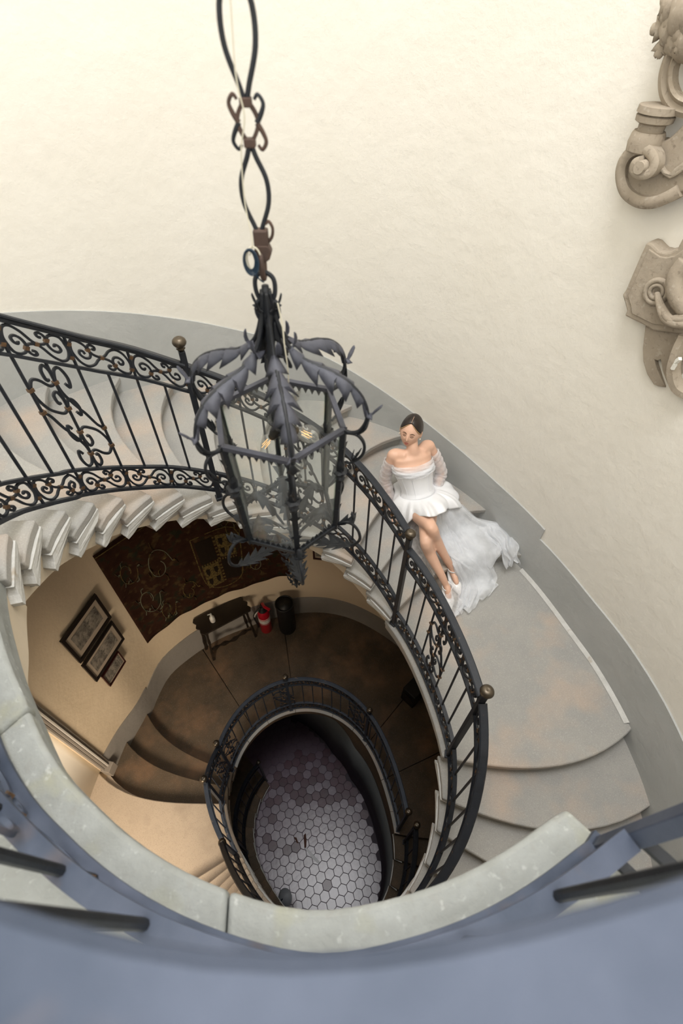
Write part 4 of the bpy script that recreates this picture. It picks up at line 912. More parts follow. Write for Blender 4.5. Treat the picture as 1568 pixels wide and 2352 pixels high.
for sa in (-1, 1):
    for sb in (-1, 1):
        p0 = Vector((cc.x, cc.y, 0))+e1*(sa*(Lh-.06))+e2*(sb*(Wh-.05)); p1 = Vector((cc.x, cc.y, 0))+e1*(sa*(Lh-.02))+e2*(sb*(Wh-.02)+(.035 if sb < 0 else -.0)); pz = []
        for i in range(9): t = i/8; p = p0.lerp(p1, t); pz.append(Vector((p.x, p.y, zt-.02+(ZL-zt+.02)*t)))
        q = MB(); q.sweep(pz, [(-.014,-.014),(.014,-.014),(.014,.014),(-.014,.014)], up=e1, scale=[1.3,1.0,.8,1.2,.7,.9,1.2,.8,1.1]); q.build('leg', M['dark_wood'], tb, bevel=.002)
q = MB(); z_ = ZL+.22; pth = [Vector((cc.x, cc.y, z_+.02*math.sin(t*PI*3)))+e1*((t-.5)*2*(Lh-.05))-e2*(Wh*.55) for t in [i/24 for i in range(25)]]; q.sweep(pth, [(-.01,-.022),(.01,-.022),(.01,.022),(-.01,.022)], up=(0,0,1), scale=[1+.45*math.sin(i*1.05) for i in range(25)]); q.build('stretcher', M['dark_wood'], tb)
bt = thing('dispenser_bottle', 'small white hand pump bottle standing on the dark side table', 'bottle')
bl = cc+Vector((0,0,0)) + e1*(-.12) + e2*(-.02); bl = Vector((bl.x, bl.y, zt+.001))
q = MB(); q.lathe([(.028,0),(.030,.01),(.030,.075),(.022,.095),(.012,.103),(.012,.112)], bl, 16); q.build('body', M['white_plastic'], bt, smooth=True)
q = MB(); q.lathe([(.0305,.015),(.0308,.018),(.0308,.062),(.0305,.065)], bl, 16); q.build('label', M['white_label'], bt)
q = MB(); q.lathe([(.010,.112),(.014,.116),(.014,.128),(.005,.131),(.005,.150),(.012,.153),(.010,.160)], bl, 12); q.bar([bl+Vector((0,0,.156)), bl+Vector((-.035,-.01,.150))], .010, .007); q.build('pump', M['white_plastic'], bt, smooth=True, angle=40)
ex_ = thing('fire_extinguisher', 'red fire extinguisher with white label standing right of the side table', 'extinguisher')
el = Vector((-.935, 3.01, ZL+.001))
q = MB(); q.lathe([(.045,0),(.055,.012),(.055,.32),(.048,.355),(.030,.380),(.018,.39),(.018,.40)], el, 22); q.build('cylinder', M['red'], ex_, smooth=True)
q = MB(); q.lathe([(.0555,.17),(.0562,.172),(.0562,.262),(.0555,.264)], el, 22); lb_ = q.build('label', M['white_label'], ex_, smooth=True)
q = MB(); q.lathe([(.0564,.176),(.0567,.178),(.0567,.186),(.0564,.188)], el, 22); q.lathe([(.0564,.248),(.0567,.250),(.0567,.256),(.0564,.258)], el, 22); q.build('label_stripe', M['red'], lb_, smooth=True)
q = MB(); q.lathe([(.050,.325),(.053,.33),(.040,.372),(.020,.395),(.020,.41)], el, 18); q.build('shoulder_sleeve', M['black'], ex_, smooth=True)
q = MB(); q.box(el+Vector((0,0,.425)), (.035,.035,.04)); q.build('valve', M['black'], ex_, bevel=.004)
q = MB(); q.bar([el+Vector((.0,.02,.445)), el+Vector((.03,-.03,.465)), el+Vector((.08,-.055,.455))], .025, .010); q.build('lever', M['red'], ex_, bevel=.003)
q = MB(); q.tube(spline([el+Vector((-.01,-.02,.43)), el+Vector((-.05,-.05,.40)), el+Vector((-.075,-.05,.32)), el+Vector((-.065,-.04,.20)), el+Vector((-.062,-.03,.10))], 6), .010, 8); q.build('hose', M['black'], ex_, smooth=True)
q = MB(); q.tube([el+Vector((-.02,-.03,.425)), el+Vector((-.055,-.07,.39)), el+Vector((-.062,-.075,.365))], .006, 6); q.build('nozzle', M['white_label'], ex_, smooth=True)
for o in [c for c in bpy.data.objects if c.parent == ex_]:
    o.matrix_world = Matrix.Translation(el) @ Matrix.Scale(1.35, 4) @ Matrix.Translation(-el)
bn = thing('umbrella_stand', 'black cylindrical bin or umbrella stand by the wall under the lantern tip', 'bin')
bl2 = Vector((-.665, 3.03, ZL+.001))
q = MB(); q.lathe([(.100,0),(.105,.02),(.108,.40),(.108,.60)], bl2, 28); q.build('body', M['black'], bn, smooth=True, angle=40)
q = MB(); q.tube([bl2+Vector((.109*math.cos(t*PI/14), .109*math.sin(t*PI/14), .605)) for t in range(28)], .008, 8, closed=True); q.build('rim', M['black'], bn, smooth=True)
q = MB(); q.lathe([(.001,.592),(.097,.595),(.101,.606)], bl2, 28); q.build('lid', M['black'], bn, smooth=True)
sk = thing('floor_speaker', 'dark box almost lost in shadow on the landing beside the right rim', 'box')
q = MB(); c_ = P(47, 1.66, ZL+.15); q.box(c_, (.20,.18,.30), Quaternion((0,0,1), R(45)).to_matrix()); bx_ = q.build('cabinet', M['black'], sk, bevel=.01)
q = MB(); q.lathe([(.05,0),(.075,.004),(.075,.008)], c_+Vector((-.07,-.07,0)), 18, (-1,-1,0)); q.build('grille', M['dark_wood'], sk)

# little ceiling lamp over the hexagon floor and paint spots on it
lp = thing('wall_lamp', 'grey shaded lamp with small glass drops low over the hexagon floor at bottom', 'lamp')
lc = Vector((-.58, .365, ZC-7.25))
q = MB(); q.lathe([(.012,.035),(.05,.022),(.088,-.006),(.090,-.010),(.050,.014),(.012,.028)], lc, 24, (-.45,-.25,1)); q.build('lamp_shade', mat('grey_shade', (.22,.23,.25), .5), lp, smooth=True, angle=50)
q = MB(); q.lathe([(.001,-.045),(.022,-.035),(.028,-.015),(.018,.005),(.010,.012)], lc+Vector((-.035,-.03,-.02)), 12); q.build('bulb', M['bulb'], lp, smooth=True)
q = MB()
for k in range(5): q.lathe([(.001,-.012),(.007,-.004),(.001,.008)], lc+Vector((-.06+.025*math.cos(k*1.25), -.05+.025*math.sin(k*1.25), -.045)), 6)
q.build('glass_drops', M['glass'], lp)
q = MB(); q.tube(spline([lc+Vector((-.02,-.01,.02)), lc+Vector((-.12,-.12,.10)), lc+Vector((-.22,-.30,.16))], 6), .007, 6); q.build('bracket', M['iron'], lp)
stn = mat('rust_stain', (.10,.035,.018), .7); wht = mat('white_paint_drip', (.92,.92,.93), .5)
def patchy(px, mt_, lab, nm, cat_):
    q = MB(); pts = [CAM+ray(x, y)*((ZC-.0062)/-ray(x, y).z) for x, y in px]; q.add(pts, [tuple(range(len(pts)))]); o = q.build(nm, mt_, solid=.0015); tag(o, lab, cat_)
patchy([(697,1918),(702,1914),(704,1930),(703,1946),(699,1950),(698,1936)], stn, 'brown smear on the hexagon tiles above the white streak', 'stain', 'stain')
patchy([(674,1922),(681,1924),(685,1936),(682,1937)], stn, 'short brown mark on the hexagon tiles left of the smear', 'stain', 'stain')
patchy([(699,1947),(706,1949),(724,1968),(735,1980),(731,1984),(718,1973)], wht, 'thin white paint streak across the hexagon tiles', 'paint_streak', 'stain')

# ------------------------------------------------------------------ the bride
def at(x, y, D): d = ray(x, y); return CAM + d*(D/-d.z)
def stair_z(p):
    th = math.degrees(math.atan2(p.y-CY, p.x-CX)); r_ = math.hypot(p.x-CX, p.y-CY); s = (r_-ri(th))/(RW(th)-ri(th)); s = min(1, max(0, s)); z = ZM
    for k in range(1, 9):
        if th > edge(IT[k], OT[k], Bk(k))(s): z = ZM+RS*k
    return z
def drape_z(p):       # cloth height: lies on the treads and slopes over the nosings
    th = math.degrees(math.atan2(p.y-CY, p.x-CX)); r_ = math.hypot(p.x-CX, p.y-CY); s = (r_-ri(th))/(RW(th)-ri(th)); s = min(1, max(0, s))
    es = [edge(IT[k], OT[k], Bk(k))(s) for k in range(1, 9)]; es = [es[0]-13] + es
    if th < es[0]: return ZM
    for k in range(8):
        if th < es[k+1]:
            t = (th-es[k])/(es[k+1]-es[k]); t = min(1, max(0, (t-.62)/.38)); return ZM+RS*(k+t*t*(3-2*t))
    return ZM+RS*8
def on_stair(x, y, h):
    d = ray(x, y); a, b_ = (ZC-(ZM+1.3))/-d.z, (ZC-ZM+.05)/-d.z
    N_ = 14
    for i in range(N_):
        m_ = (a+b_)/2; p = CAM+d*m_
        if p.z < drape_z(p)+h: b_ = m_
        else: a = m_
    return CAM+d*b_
br = thing('person', 'woman in white strapless satin and tulle wedding dress with sheer sleeves, reclining on the steps', 'person')
def ell(mb, c, X, Y, Z, nu=24, nv=14, f=None):
    def g(u, v):
        a = u*2*PI; b = v*PI; x, y, z = math.sin(b)*math.cos(a), math.sin(b)*math.sin(a), math.cos(b)
        if f: x, y, z = f(x, y, z)
        return c + X*x + Y*y + Z*z
    mb.grid(g, nu, nv, closeu=True)
def limb(mb, pts, rad, n=14, sub=6):
    k = len(pts); path = spline(pts, sub); rr = []
    for i in range(len(path)):
        t = i/sub; j = min(k-2, int(t)); u = t-j; u = u*u*(3-2*u); rr.append(rad[j]+(rad[j+1]-rad[j])*u)
    mb.tube(path, 1.0, n, scale=rr)
pel = at(966, 1158, 2.655); wai = at(957, 1120, 2.52); che = at(948, 1078, 2.385); upc = at(947, 1052, 2.31); nek = at(948, 1036, 2.245); hed = at(943.5, 990, 2.125)
s1 = at(903, 1046, 2.285); s2 = at(984, 1024, 2.285)
lat = (s2-s1).normalized(); spi = (nek-pel).normalized(); fro = lat.cross(spi).normalized()
if fro.y > 0: fro = -fro
b = MB()
def ring_loft(mb, rows, n=28, power=1.0):
    # rows: centre, half width, half depth, forward shift
    def g(u, v):
        x = v*(len(rows)-1); i = min(len(rows)-2, int(x)); t = x-i; t = t
        c0, w0, d0, f0 = rows[i]; c1, w1, d1, f1 = rows[i+1]; c = c0.lerp(c1, t); w_, d_, f_ = w0+(w1-w0)*t, d0+(d1-d0)*t, f0+(f1-f0)*t
        a = u*2*PI; return c + lat*(w_*math.cos(a)) + fro*(d_*math.sin(a)+f_)
    o_ = len(mb.v); nv_ = len(rows)*3; mb.grid(g, n, nv_, closeu=True); mb.f.append(tuple(o_+i*(nv_+1) for i in range(n))); mb.f.append(tuple(o_+i*(nv_+1)+nv_ for i in range(n-1, -1, -1))); mb.mi += [0, 0]
torso = [(pel-spi*.09, .10, .075, 0), (pel-spi*.03, .150, .105, 0), (pel+spi*.03, .150, .105, 0), (wai-spi*.02, .115, .085, 0), (wai+spi*.03, .108, .080, .003), (che-spi*.02, .130, .095, .008), (che+spi*.03, .138, .098, .006), (upc, .140, .082, 0), (nek-spi*.040, .132, .062, -.006), (nek-spi*.018, .078, .050, -.010), (nek+spi*.02, .040, .040, 0)]
ring_loft(b, torso)
for sg in (-1, 1): ell(b, che+lat*(sg*.058)+fro*.062+spi*.012, lat*.052, fro*.045, spi*.050)
limb(b, [nek-spi*.03, nek+spi*.03, hed-Vector((0,0,.03))+Vector((.01,.02,0))], [.046, .040, .040])
limb(b, [nek-spi*.03-lat*.05, s1+lat*.02, s1-spi*.005], [.046, .046, .043]); limb(b, [nek-spi*.03+lat*.05, s2-lat*.02, s2-spi*.005], [.046, .046, .043])
e1_ = at(884, 1100, 2.49); h1_ = at(899, 1160, 2.695); e2_ = at(1013, 1085, 2.50); h2_ = at(1002, 1125, 2.60)
limb(b, [s1, s1.lerp(e1_, .5)-lat*.006, e1_, e1_.lerp(h1_, .35), h1_], [.043, .034, .028, .028, .020])
limb(b, [s2, s2.lerp(e2_, .5)+lat*.006, e2_, e2_.lerp(h2_, .4), h2_], [.043, .034, .028, .028, .020])
# legs
hl = pel-lat*.075; hr = pel+lat*.075; k1 = at(990, 1212, 2.49); a1 = at(1038, 1308, 2.875); k2 = at(977, 1240, 2.575); a2 = at(1026, 1350, 2.90)
limb(b, [hl-fro*.02, hl.lerp(k1, .5)+Vector((0,0,.01)), k1, k1.lerp(a1, .3)+Vector((-.012,.02,-.012)), k1.lerp(a1, .7)+Vector((-.004,.006,-.004)), a1, a1-Vector((0,0,.03))], [.080, .064, .042, .042, .030, .022, .025], 18)
limb(b, [hr-fro*.02, hr.lerp(k2, .5), k2, k2.lerp(a2, .3)+Vector((-.012,.02,-.012)), k2.lerp(a2, .7), a2, a2-Vector((0,0,.03))], [.080, .062, .040, .040, .029, .0215, .024], 18)
ell(b, k1+Vector((-.003,-.018,.005)), Vector((.028,0,0)), Vector((0,.026,0)), Vector((0,0,.030)))
t1 = at(1058, 1366, 2.948); t2 = at(1036, 1398, 2.952)
for (a_, t_) in ((a1, t1), (a2, t2)):
    f_ = Vector((t_.x-a_.x, t_.y-a_.y, 0)).normalized()
    limb(b, [Vector((a_.x, a_.y, ZM+.075))-f_*.022, Vector((a_.x, a_.y, ZM+.080))+f_*.015, a_.lerp(t_, .42)+Vector((0,0,-.002)), a_.lerp(t_, .60)+Vector((0,0,-.004))], [.021, .025, .022, .015])
for s_ in (s1, s2): ell(b, s_+(nek-s_)*.04-Vector((0,0,.004)), Vector((.050,0,0)), Vector((0,.047,0)), Vector((0,0,.048)))
def solidify_body(mb, vox, it, fac, name='body'):
    o = mb.build(name, M['skin'], None, smooth=True)
    m_ = o.modifiers.new('r', 'REMESH'); m_.mode = 'VOXEL'; m_.voxel_size = vox; m_ = o.modifiers.new('sm', 'SMOOTH'); m_.iterations = it; m_.factor = fac
    g_ = bpy.context.evaluated_depsgraph_get(); me_ = bpy.data.meshes.new_from_object(o.evaluated_get(g_)); bpy.data.objects.remove(o); return me_
me1 = solidify_body(b, .006, 14, .6)
b = MB(); b.v = [tuple(v.co) for v in me1.vertices]; b.f = [tuple(p_.vertices) for p_ in me1.polygons]; b.mi = [0]*len(b.f)
# hand on the step, five fingers
def hand(mb, wr, fdir, up_, side, s=1.0):
    pal = wr+fdir*.045*s; X = fdir.cross(up_).normalized()*side
    ell(mb, pal, fdir*.048*s, X*.038*s, up_*.015*s)
    for i, (o_, L_, sp) in enumerate(((.027,.068,.16),(.010,.078,.05),(-.008,.073,-.06),(-.025,.058,-.18))):
        d = (fdir+X*sp).normalized(); r0 = pal+fdir*.035*s+X*o_*s
        limb(mb, [r0, r0+d*L_*.4*s+up_*.008, r0+d*L_*.75*s+up_*.002, r0+d*L_*s-up_*.010], [.0085, .0080, .0072, .0055], 8, 3)
    r0 = pal-fdir*.018*s+X*.028*s; limb(mb, [r0, r0+(fdir*.5+X*.8)*.035*s, r0+(fdir*.9+X*.6)*.058*s-up_*.006], [.011, .0095, .007], 8, 3)
fd = Vector((.25, -.85, -.25)).normalized(); hand(b, h1_, fd, Vector((0, 0, 1)), -1)
hand(b, h2_, Vector((.3,.6,-.4)).normalized(), Vector((0,0,1)), 1)
# head
Hf = Vector((-.34, -.91, .15)).normalized(); Hu = Vector((.05, .02, 1)); Hu = (Hu-Hf*Hu.dot(Hf)).normalized(); Hx = Hu.cross(Hf).normalized()
if Hx.x < 0: Hx = -Hx
def g2(x, c, w_): return math.exp(-((x-c)/w_)**2)
def headf(x, f, z):
    # x lateral, f forward, z up (unit sphere) -> deformed
    lx, lf, lz = x, f, z
    if z < 0: lx *= 1-.30*abs(z)**1.5; 
    if f > 0:
        fr_ = f**1.5
        lf += fr_*(.015*g2(z, .28, .15)                          # brow
             - .075*(g2(x, .36, .17)+g2(x, -.36, .17))*g2(z, .06, .11)   # sockets
             + .27*g2(x, 0, .12)*max(0, min(1, (.22-z)/.42))*(1 if z > -.24 else max(0, 1-(-.24-z)/.06))   # nose
             + .03*(g2(x, .42, .2)+g2(x, -.42, .2))*g2(z, -.2, .18)
             + .055*g2(x, 0, .22)*g2(z, -.47, .085) + .02*g2(x, 0, .2)*g2(z, -.8, .12) - .03*g2(x, 0, .25)*g2(z, -.62, .06))
        if z < -.2: lf += .10*(-z-.2)
    return lx, lf, lz
HW, HD, HH = .070, .088, .106
def hp(x, f, z): a_, b_, c_ = headf(x, f, z); return hed + Hx*(a_*HW) + Hf*(b_*HD) + Hu*(c_*HH)
q_ = lambda u, v: hp(math.sin(v*PI)*math.cos(u*2*PI), math.sin(v*PI)*math.sin(u*2*PI), math.cos(v*PI))
b.grid(q_, 72, 60, closeu=True)
ell(b, hed-Hf*.022+Hu*.018, Hx*.071, Hf*.078, Hu*.088)
for sg in (-1, 1): ell(b, hed+Hx*(sg*.071)-Hf*.004-Hu*.004, Hx*.008, Hf*.016, Hu*.029, 10, 8)
me2 = solidify_body(b, .0036, 2, .5); body = bpy.data.objects.new('body', me2); COL.objects.link(body); body.parent = br
me2.materials.clear(); me2.materials.append(M['skin']); me2.polygons.foreach_set('use_smooth', [True]*len(me2.polygons))
def onface(x, z, lift=.0015):
    f = math.sqrt(max(0, 1-x*x-z*z)); return hp(x, f, z)+Hf*lift
def facestrip(pts, wd, mt, nm, lift=.0018, taper=True):
    q = MB(); pth = spline([onface(x, z, lift) for x, z in pts], 5); n = len(pth)
    q.sweep(pth, [(-wd/2,-.0006),(wd/2,-.0006),(wd/2,.0008),(-wd/2,.0008)], norm=[Hf]*n, scale=[.35+.65*math.sin(PI*i/(n-1)) if taper else 1 for i in range(n)]); q.build(nm, mt, body)
for sg in (-1, 1):
    facestrip([(sg*.20,.045),(sg*.30,.005),(sg*.42,.000),(sg*.52,.045)], .0045, M['brow'], 'eyelash', .0012)
    facestrip([(sg*.21,.075),(sg*.31,.085),(sg*.42,.080),(sg*.52,.060)], .006, M['eye'], 'eyelid', .0008)
    facestrip([(sg*.16,.20),(sg*.30,.245),(sg*.45,.235),(sg*.60,.17)], .0055, M['brow'], 'eyebrow')
facestrip([(-.25,-.47),(-.08,-.435),(0,-.45),(.08,-.435),(.25,-.47)], .0085, M['lips'], 'upper_lip', .001)
facestrip([(-.18,-.485),(-.07,-.525),(0,-.535),(.07,-.525),(.20,-.485)], .0105, M['lips'], 'lower_lip', .001)
# hair: smooth centre-parted cap and low knot
q = MB()
def hairline(u):      # u angle around head: 0 lateral +x, pi/2 front ; returns polar limit
    fr_ = math.sin(u)
    return None
def hg(u, v):
    a = u*2*PI; fr_ = math.sin(a); lim = .355*PI if fr_ > 0 else .355*PI+.32*PI*min(1, -fr_*1.6)
    if fr_ > 0: lim = (.215+.265*abs(math.cos(a))**1.7)*PI
    else: lim = (.48+.24*min(1, -fr_*2))*PI
    ph = v*lim; x, f, z = math.sin(ph)*math.cos(a), math.sin(ph)*math.sin(a), math.cos(ph)
    part = 1-.035*math.exp(-(x/.05)**2)*(1 if f > -.4 else 0)
    kb = 1.075 if f > 0 else 1.075+.05*min(1, -f*2); k = kb if v < .93 else kb-.05*(v-.93)/.07
    sx, sf, sz = headf(x, f, z) if f > 0 else (x, f, z)
    return hed + Hx*(sx*HW*k*part*1.01) + Hf*((sf*HD)*k*part - (.010*min(1, -f*3) if f < 0 else 0)) + Hu*(sz*HH*k*part)
q.grid(hg, 64, 24, closeu=True); hair = q.build('hair', M['hair'], br, smooth=True)
q = MB(); ell(q, hed-Hf*.098-Hu*.035, Hx*.034, Hf*.028, Hu*.032); q.build('hair_knot', M['hair'], hair, smooth=True)
q = MB(); pth = []
for i in range(12): ph = (.0+.20*i/11)*PI; x, f, z = .0, math.sin(ph), math.cos(ph); pth.append(hed+Hf*(headf(0, f, z)[1]*HD*1.045)+Hu*(z*HH*1.045))
q.sweep(pth, [(-.0014,-.0005),(.0014,-.0005),(.0014,.0006),(-.0014,.0006)], norm=[(p-hed).normalized() for p in pth]); q.build('parting', mat('scalp', (.42,.28,.20), .6), hair)
for sg in (-1, 1):
    q = MB(); pth = []
    for i in range(14):
        t = i/13; a = PI/2-sg*(.18+1.28*t); lim = (.215+.265*abs(math.cos(a))**1.7)*PI+.004; x, f, z = math.sin(lim)*math.cos(a), math.sin(lim)*math.sin(a), math.cos(lim)
        s_ = headf(x, f, z); pth.append(hed+Hx*(s_[0]*HW*1.05)+Hf*(s_[1]*HD*1.05)+Hu*(s_[2]*HH*1.05))
    q.sweep(pth, [(-.003,-.001),(.003,-.001),(.003,.0012),(-.003,.0012)], norm=[(p-hed).normalized() for p in pth], scale=[.4+1.0*i/13 for i in range(14)]); q.build('light_strand', M['hair_light'], hair)
    q = MB(); ell(q, hed+Hx*(sg*.0715)+Hf*.002-Hu*.040, Hx*.006, Hf*.006, Hu*.008, 10, 8); q.build('pearl_earring', M['pearl'], body, smooth=True)
# bodice
def loft_cloth(rows, nm, mt, n=56, folds=None, parent=br, solid=.003, nv=None):
    q = MB(); nvv = nv or len(rows)*4
    def g(u, v):
        x = v*(len(rows)-1); i = min(len(rows)-2, int(x)); t = x-i; c0, w0, d0, f0 = rows[i]; c1, w1, d1, f1 = rows[i+1]; c = c0.lerp(c1, t); w_, d_, f_ = w0+(w1-w0)*t, d0+(d1-d0)*t, f0+(f1-f0)*t
        a = u*2*PI; k = 1+(folds(u, v) if folds else 0); return c + lat*(w_*math.cos(a)*k) + fro*((d_*math.sin(a)+f_)*k)
    q.grid(g, n, nvv, closeu=True); return q.build(nm, mt, parent, smooth=True, solid=solid)
dress = loft_cloth([(wai-spi*.045, .130, .098, 0), (wai-spi*.01, .114, .088, .002), (wai+spi*.03, .114, .087, .004), (che-spi*.03, .134, .104, .010), (che+spi*.005, .144, .116, .014), (che+spi*.035, .143, .108, .012)], 'bodice', M['satin'], folds=lambda u, v: .004*math.sin(u*2*PI*14)*(1-v)+.003*math.sin(u*44+v*9))
for a in (.60, .42, .5, .17, .83, .33, .67):
    if a > .5: continue
    q = MB(); 
    for v in range(1):
        rows_ = [(wai-spi*.04, .131, .099, 0), (wai, .116, .090, .003), (che-spi*.03, .134, .108, .012), (che+spi*.02, .148, .125, .017)]
        pth = spline([c+lat*(w_*math.cos(a*2*PI))+fro*(d_*math.sin(a*2*PI)+f_) for c, w_, d_, f_ in rows_], 5); q.tube(pth, .0014, 5)
    q.build('bodice_seam', M['satin'], dress)
loft_cloth([(che+spi*.005, .149, .124, .016), (che+spi*.03-lat*.004, .153, .122, .014), (che+spi*.052, .150, .106, .010), (che+spi*.070+lat*.004, .146, .092, .004)], 'tulle_drape', M['tulle'], folds=lambda u, v: .018*math.sin(u*23+v*14)+.012*math.sin(u*41-v*22), n=90, nv=20, solid=0)
loft_cloth([(che-spi*.01, .146, .118, .016), (che+spi*.025-lat*.003, .150, .118, .014), (che+spi*.050, .147, .102, .010)], 'tulle_drape', M['tulle_thin'], folds=lambda u, v: .02*math.sin(u*31+v*17), n=90, nv=16, solid=0)
# sleeves
def sleeve(pts, rad, seed):
    for ly in range(2):
        rnd_ = random.Random(seed+ly); path = spline(pts, 12); n = len(path); k = len(pts); q = MB(); vs = []; nn = 20; ph = rnd_.random()*6
        prev = None
        for i, p in enumerate(path):
            t = i/(n-1)*(k-1); j = min(k-2, int(t)); r0 = rad[j]+(rad[j+1]-rad[j])*(t-j)
            T = (path[min(n-1, i+1)]-path[max(0, i-1)]).normalized(); A = T.orthogonal().normalized() if prev is None else (prev-T*prev.dot(T)).normalized(); prev = A; B = T.cross(A)
            for m_ in range(nn):
                a = m_/nn*2*PI; rr_ = r0*(1+.08*math.sin(i*1.15+1.8*math.sin(a+ph)+ph)+.03*math.sin(i*2.3-2*a+ly*2))+ly*.003
                vs.append(p+A*(rr_*math.cos(a))+B*(rr_*math.sin(a)))
        fs = [(i*nn+m_, i*nn+(m_+1) % nn, (i+1)*nn+(m_+1) % nn, (i+1)*nn+m_) for i in range(n-1) for m_ in range(nn)]
        q.add(vs, fs); q.build('sleeve', M['tulle_thin'] if ly else M['tulle_thin'], br, smooth=True)
sleeve([s1.lerp(e1_, .22), s1.lerp(e1_, .55)-lat*.006, e1_, e1_.lerp(h1_, .35), h1_+(e1_-h1_).normalized()*.015], [.047, .043, .039, .038, .029], 1)
sleeve([s2.lerp(e2_, .25), s2.lerp(e2_, .55)+lat*.006, e2_, e2_.lerp(h2_, .4), h2_], [.048, .044, .040, .038, .029], 5)
# satin peplum
hem = [(904,1186,2.715),(920,1208,2.70),(936,1203,2.64),(949,1191,2.565),(968,1186,2.47),(985,1187,2.445),(1000,1186,2.455),(1014,1179,2.50),(1025,1170,2.55),(1036,1167,2.60),(1048,1169,2.63),(1060,1164,2.66),(1054,1148,2.66),(1040,1126,2.65),(1022,1102,2.60),(1000,1085,2.58),(970,1078,2.58),(935,1090,2.58),(910,1112,2.61),(903,1140,2.66),(900,1165,2.70)]
hp3 = [at(x, y, D) for x, y, D in hem]; hp3 = [Vector((p.x, p.y, max(p.z, stair_z(p)+.012))) for p in hp3]; hs = spline(hp3, 6, True); nh = len(hs)
c0 = wai-spi*.040; ws = []
# waist ring matched by angle
for i, p in enumerate(hs):
    d = p-c0; a = math.atan2(d.dot(fro), d.dot(lat)); ws.append(c0+lat*(.130*math.cos(a))+fro*(.100*math.sin(a)))
q = MB(); NV = 16; vs = []
for i in range(nh):
    A_, B_ = ws[i], hs[i]; m_ = A_.lerp(B_, .45); outw = (m_-c0); outw = (outw - spi*outw.dot(spi)); outw = outw.normalized()
    for j in range(NV+1):
        t = j/NV; p = A_.lerp(B_, t) + (outw*.022+Vector((0,0,.022)))*(math.sin(PI*t)**.8)
        p = p + (outw+Vector((0,0,.8)))*(.013*math.sin(i/nh*2*PI*8+1.0+t*1.4)*t + .006*math.sin(i/nh*2*PI*17+2)*t)
        vs.append(p)
q.add(vs, [(i*(NV+1)+j, ((i+1) % nh)*(NV+1)+j, ((i+1) % nh)*(NV+1)+j+1, i*(NV+1)+j+1) for i in range(nh) for j in range(NV)])
q.build('peplum', M['satin'], dress, smooth=True, solid=.004)
# tulle skirt and train lying over the steps
def patch(rows, hts, seed, nm='tulle_train', mt=None, nu=80, nv=64, amp=.022, fr_=1.0):
    nr, nc = len(rows), len(rows[0]); rnd_ = random.Random(seed); a1_, a2_, a3_ = [rnd_.random()*6 for _ in range(3)]
    colsp = []
    rowsp = [spline([Vector((x, y, 0)) for x, y in r_], 10) for r_ in rows]; m_ = len(rowsp[0])
    cols = [spline([rowsp[k][c] for k in range(nr)], 10) for c in range(m_)]; L_ = len(cols[0])
    def px(u, v):
        c = u*(m_-1); i = min(m_-2, int(c)); t = c-i; r_ = v*(L_-1); j = min(L_-2, int(r_)); s_ = r_-j
        return (cols[i][j].lerp(cols[i+1][j], t)).lerp(cols[i][j+1].lerp(cols[i+1][j+1], t), s_)
    q = MB()
    def g(u, v):
        k = v*(nr-1); i = min(nr-2, int(k)); h = hts[i]+(hts[i+1]-hts[i])*(k-i); e_ = max(0, (v-.75)/.25)
        wob = 6*fr_*e_*math.sin(u*15+a1_)+3*fr_*e_*math.sin(u*33+a2_)
        p = px(u, v); wx = 3*math.sin(v*17+u*8+a3_)
        hh = h*(.75+.25*math.sin(u*PI)) + amp*(.5+.5*math.sin(u*19*fr_+a1_+3.0*math.sin(v*2.6+a2_)))*(.35+.65*v) + amp*.3*(.5+.5*math.sin(u*33*fr_+v*6+a3_+1.5*math.sin(v*5))) + .004
        return on_stair(p.x+wx, p.y+wob, hh)
    q.grid(g, nu, nv); return q.build(nm, mt or M['tulle'], dress, smooth=True)
for s_ in range(2):
    patch([[(992,1180),(1015,1172),(1040,1160),(1058,1158)], [(1010,1235),(1040,1215),(1072,1190),(1095,1188)], [(1030,1275),(1070,1250),(1115,1212),(1150,1203)], [(1075,1305),(1110,1275),(1150,1232),(1180,1222)], [(1092,1312),(1128,1296),(1160,1262),(1186,1255)]], [.10, .07, .05, .035, .012], 11+s_, amp=.030)
patch([[(1085,1200),(1110,1200),(1135,1202),(1160,1204)], [(1100,1215),(1130,1215),(1155,1218),(1180,1222)], [(1120,1235),(1145,1238),(1168,1244),(1188,1246)], [(1150,1268),(1162,1275),(1175,1280),(1190,1272)], [(1160,1302),(1168,1298),(1180,1296),(1192,1290)]], [.05, .07, .05, .03, .01], 31, amp=.03)
for s_ in range(2):
    patch([[(975,1186),(995,1186),(1020,1178),(1045,1166)], [(1008,1245),(1028,1240),(1050,1230),(1085,1215)], [(1040,1300),(1055,1295),(1080,1285),(1110,1270)], [(1055,1350),(1075,1345),(1100,1330),(1135,1310)], [(1042,1415),(1068,1400),(1100,1372),(1140,1335)]], [.09, .055, .035, .02, .006], 51+s_, amp=.022)
patch([[(1046,1290),(1060,1290),(1078,1288),(1095,1285)], [(1060,1330),(1075,1330),(1095,1322),(1115,1310)], [(1055,1385),(1078,1378),(1105,1362),(1140,1340)], [(1050,1412),(1075,1402),(1105,1380),(1138,1352)]], [.05, .04, .02, .006], 71, amp=.02)
patch([[(935,1196),(950,1192),(965,1190),(980,1190)], [(930,1225),(948,1230),(962,1235),(975,1240)], [(945,1262),(962,1262),(975,1262),(990,1265)], [(965,1285),(975,1300),(990,1310),(1008,1318)]], [.06, .04, .02, .008], 81, mt=M['tulle_thin'], amp=.012)
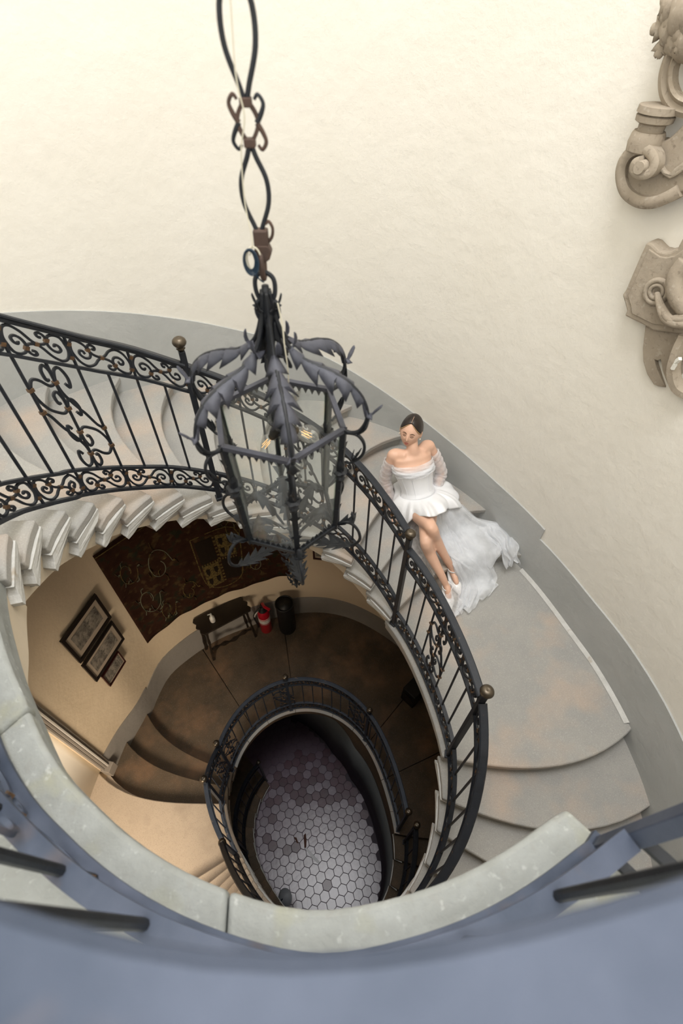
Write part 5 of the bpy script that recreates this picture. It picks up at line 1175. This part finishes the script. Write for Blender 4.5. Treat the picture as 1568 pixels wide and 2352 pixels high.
patch([[(1028,1340),(1036,1342),(1046,1346),(1056,1350)], [(1022,1368),(1034,1370),(1048,1372),(1058,1374)], [(1026,1392),(1038,1394),(1050,1394),(1060,1392)], [(1034,1412),(1044,1414),(1052,1412),(1060,1408)]], [.09, .07, .04, .006], 91, mt=M['tulle_thin'], amp=.008, nu=24, nv=24, fr_=.5)
# shoes
def shoe(an, toe, lab=None):
    f_ = Vector((toe.x-an.x, toe.y-an.y, 0)).normalized(); sd = f_.cross(Vector((0, 0, 1))); heel = Vector((an.x, an.y, ZM))-f_*.038; tp_ = Vector((toe.x, toe.y, ZM))+f_*.012
    L_ = (tp_-heel).length; q = MB(); N_ = 16; vs = []
    for i in range(N_+1):
        t = i/N_; c = heel.lerp(tp_, t); base = .055*(1-min(1, t/.6))**1.3+.003; hw_ = (.028+.012*math.sin(PI*min(1, t/.75)**1.4*.9))*(1 if t < .68 else max(.02, 1-((t-.68)/.32)**1.25)); top = base + (.040 if t < .15 else (.040-.020*(t-.15)/.25 if t < .40 else (.020+.030*math.sin(PI*min(1,(t-.40)/.2)*.5) if t < .68 else .046*(1-(t-.68)/.32)+.006)))
        for m_ in range(12):
            a = m_/12*2*PI; vs.append(c+sd*(hw_*math.cos(a))+Vector((0, 0, base+(top-base)*(.5+.5*math.sin(a)))))
    q.add(vs, [(i*12+m_, i*12+(m_+1) % 12, (i+1)*12+(m_+1) % 12, (i+1)*12+m_) for i in range(N_) for m_ in range(12)] + [tuple(range(12)), tuple(N_*12+m_ for m_ in range(11, -1, -1))])
    o = q.build('shoe', M['shoe'], br, smooth=True)
    q = MB(); q.tube([heel+f_*.012+Vector((0,0,.058)), heel+f_*.006+Vector((0,0,.002))], .008, 8, scale=[1.5,.8]); q.build('heel', M['shoe'], o, smooth=True)
    q = MB(); ax_ = Vector((0,0,1)); c = an+Vector((0,0,.012)); q.sweep([c+(f_*math.cos(t*PI/10)*.036+sd*math.sin(t*PI/10)*.034) for t in range(20)], [(-.002,-.005),(.002,-.005),(.002,.005),(-.002,.005)], up=(0,0,1), closed=True); q.tube([c-f_*.036, heel+f_*.006+Vector((0,0,.09))], .003, 6); q.build('ankle_strap', M['shoe'], o)
shoe(a1, t1); shoe(a2, t2)
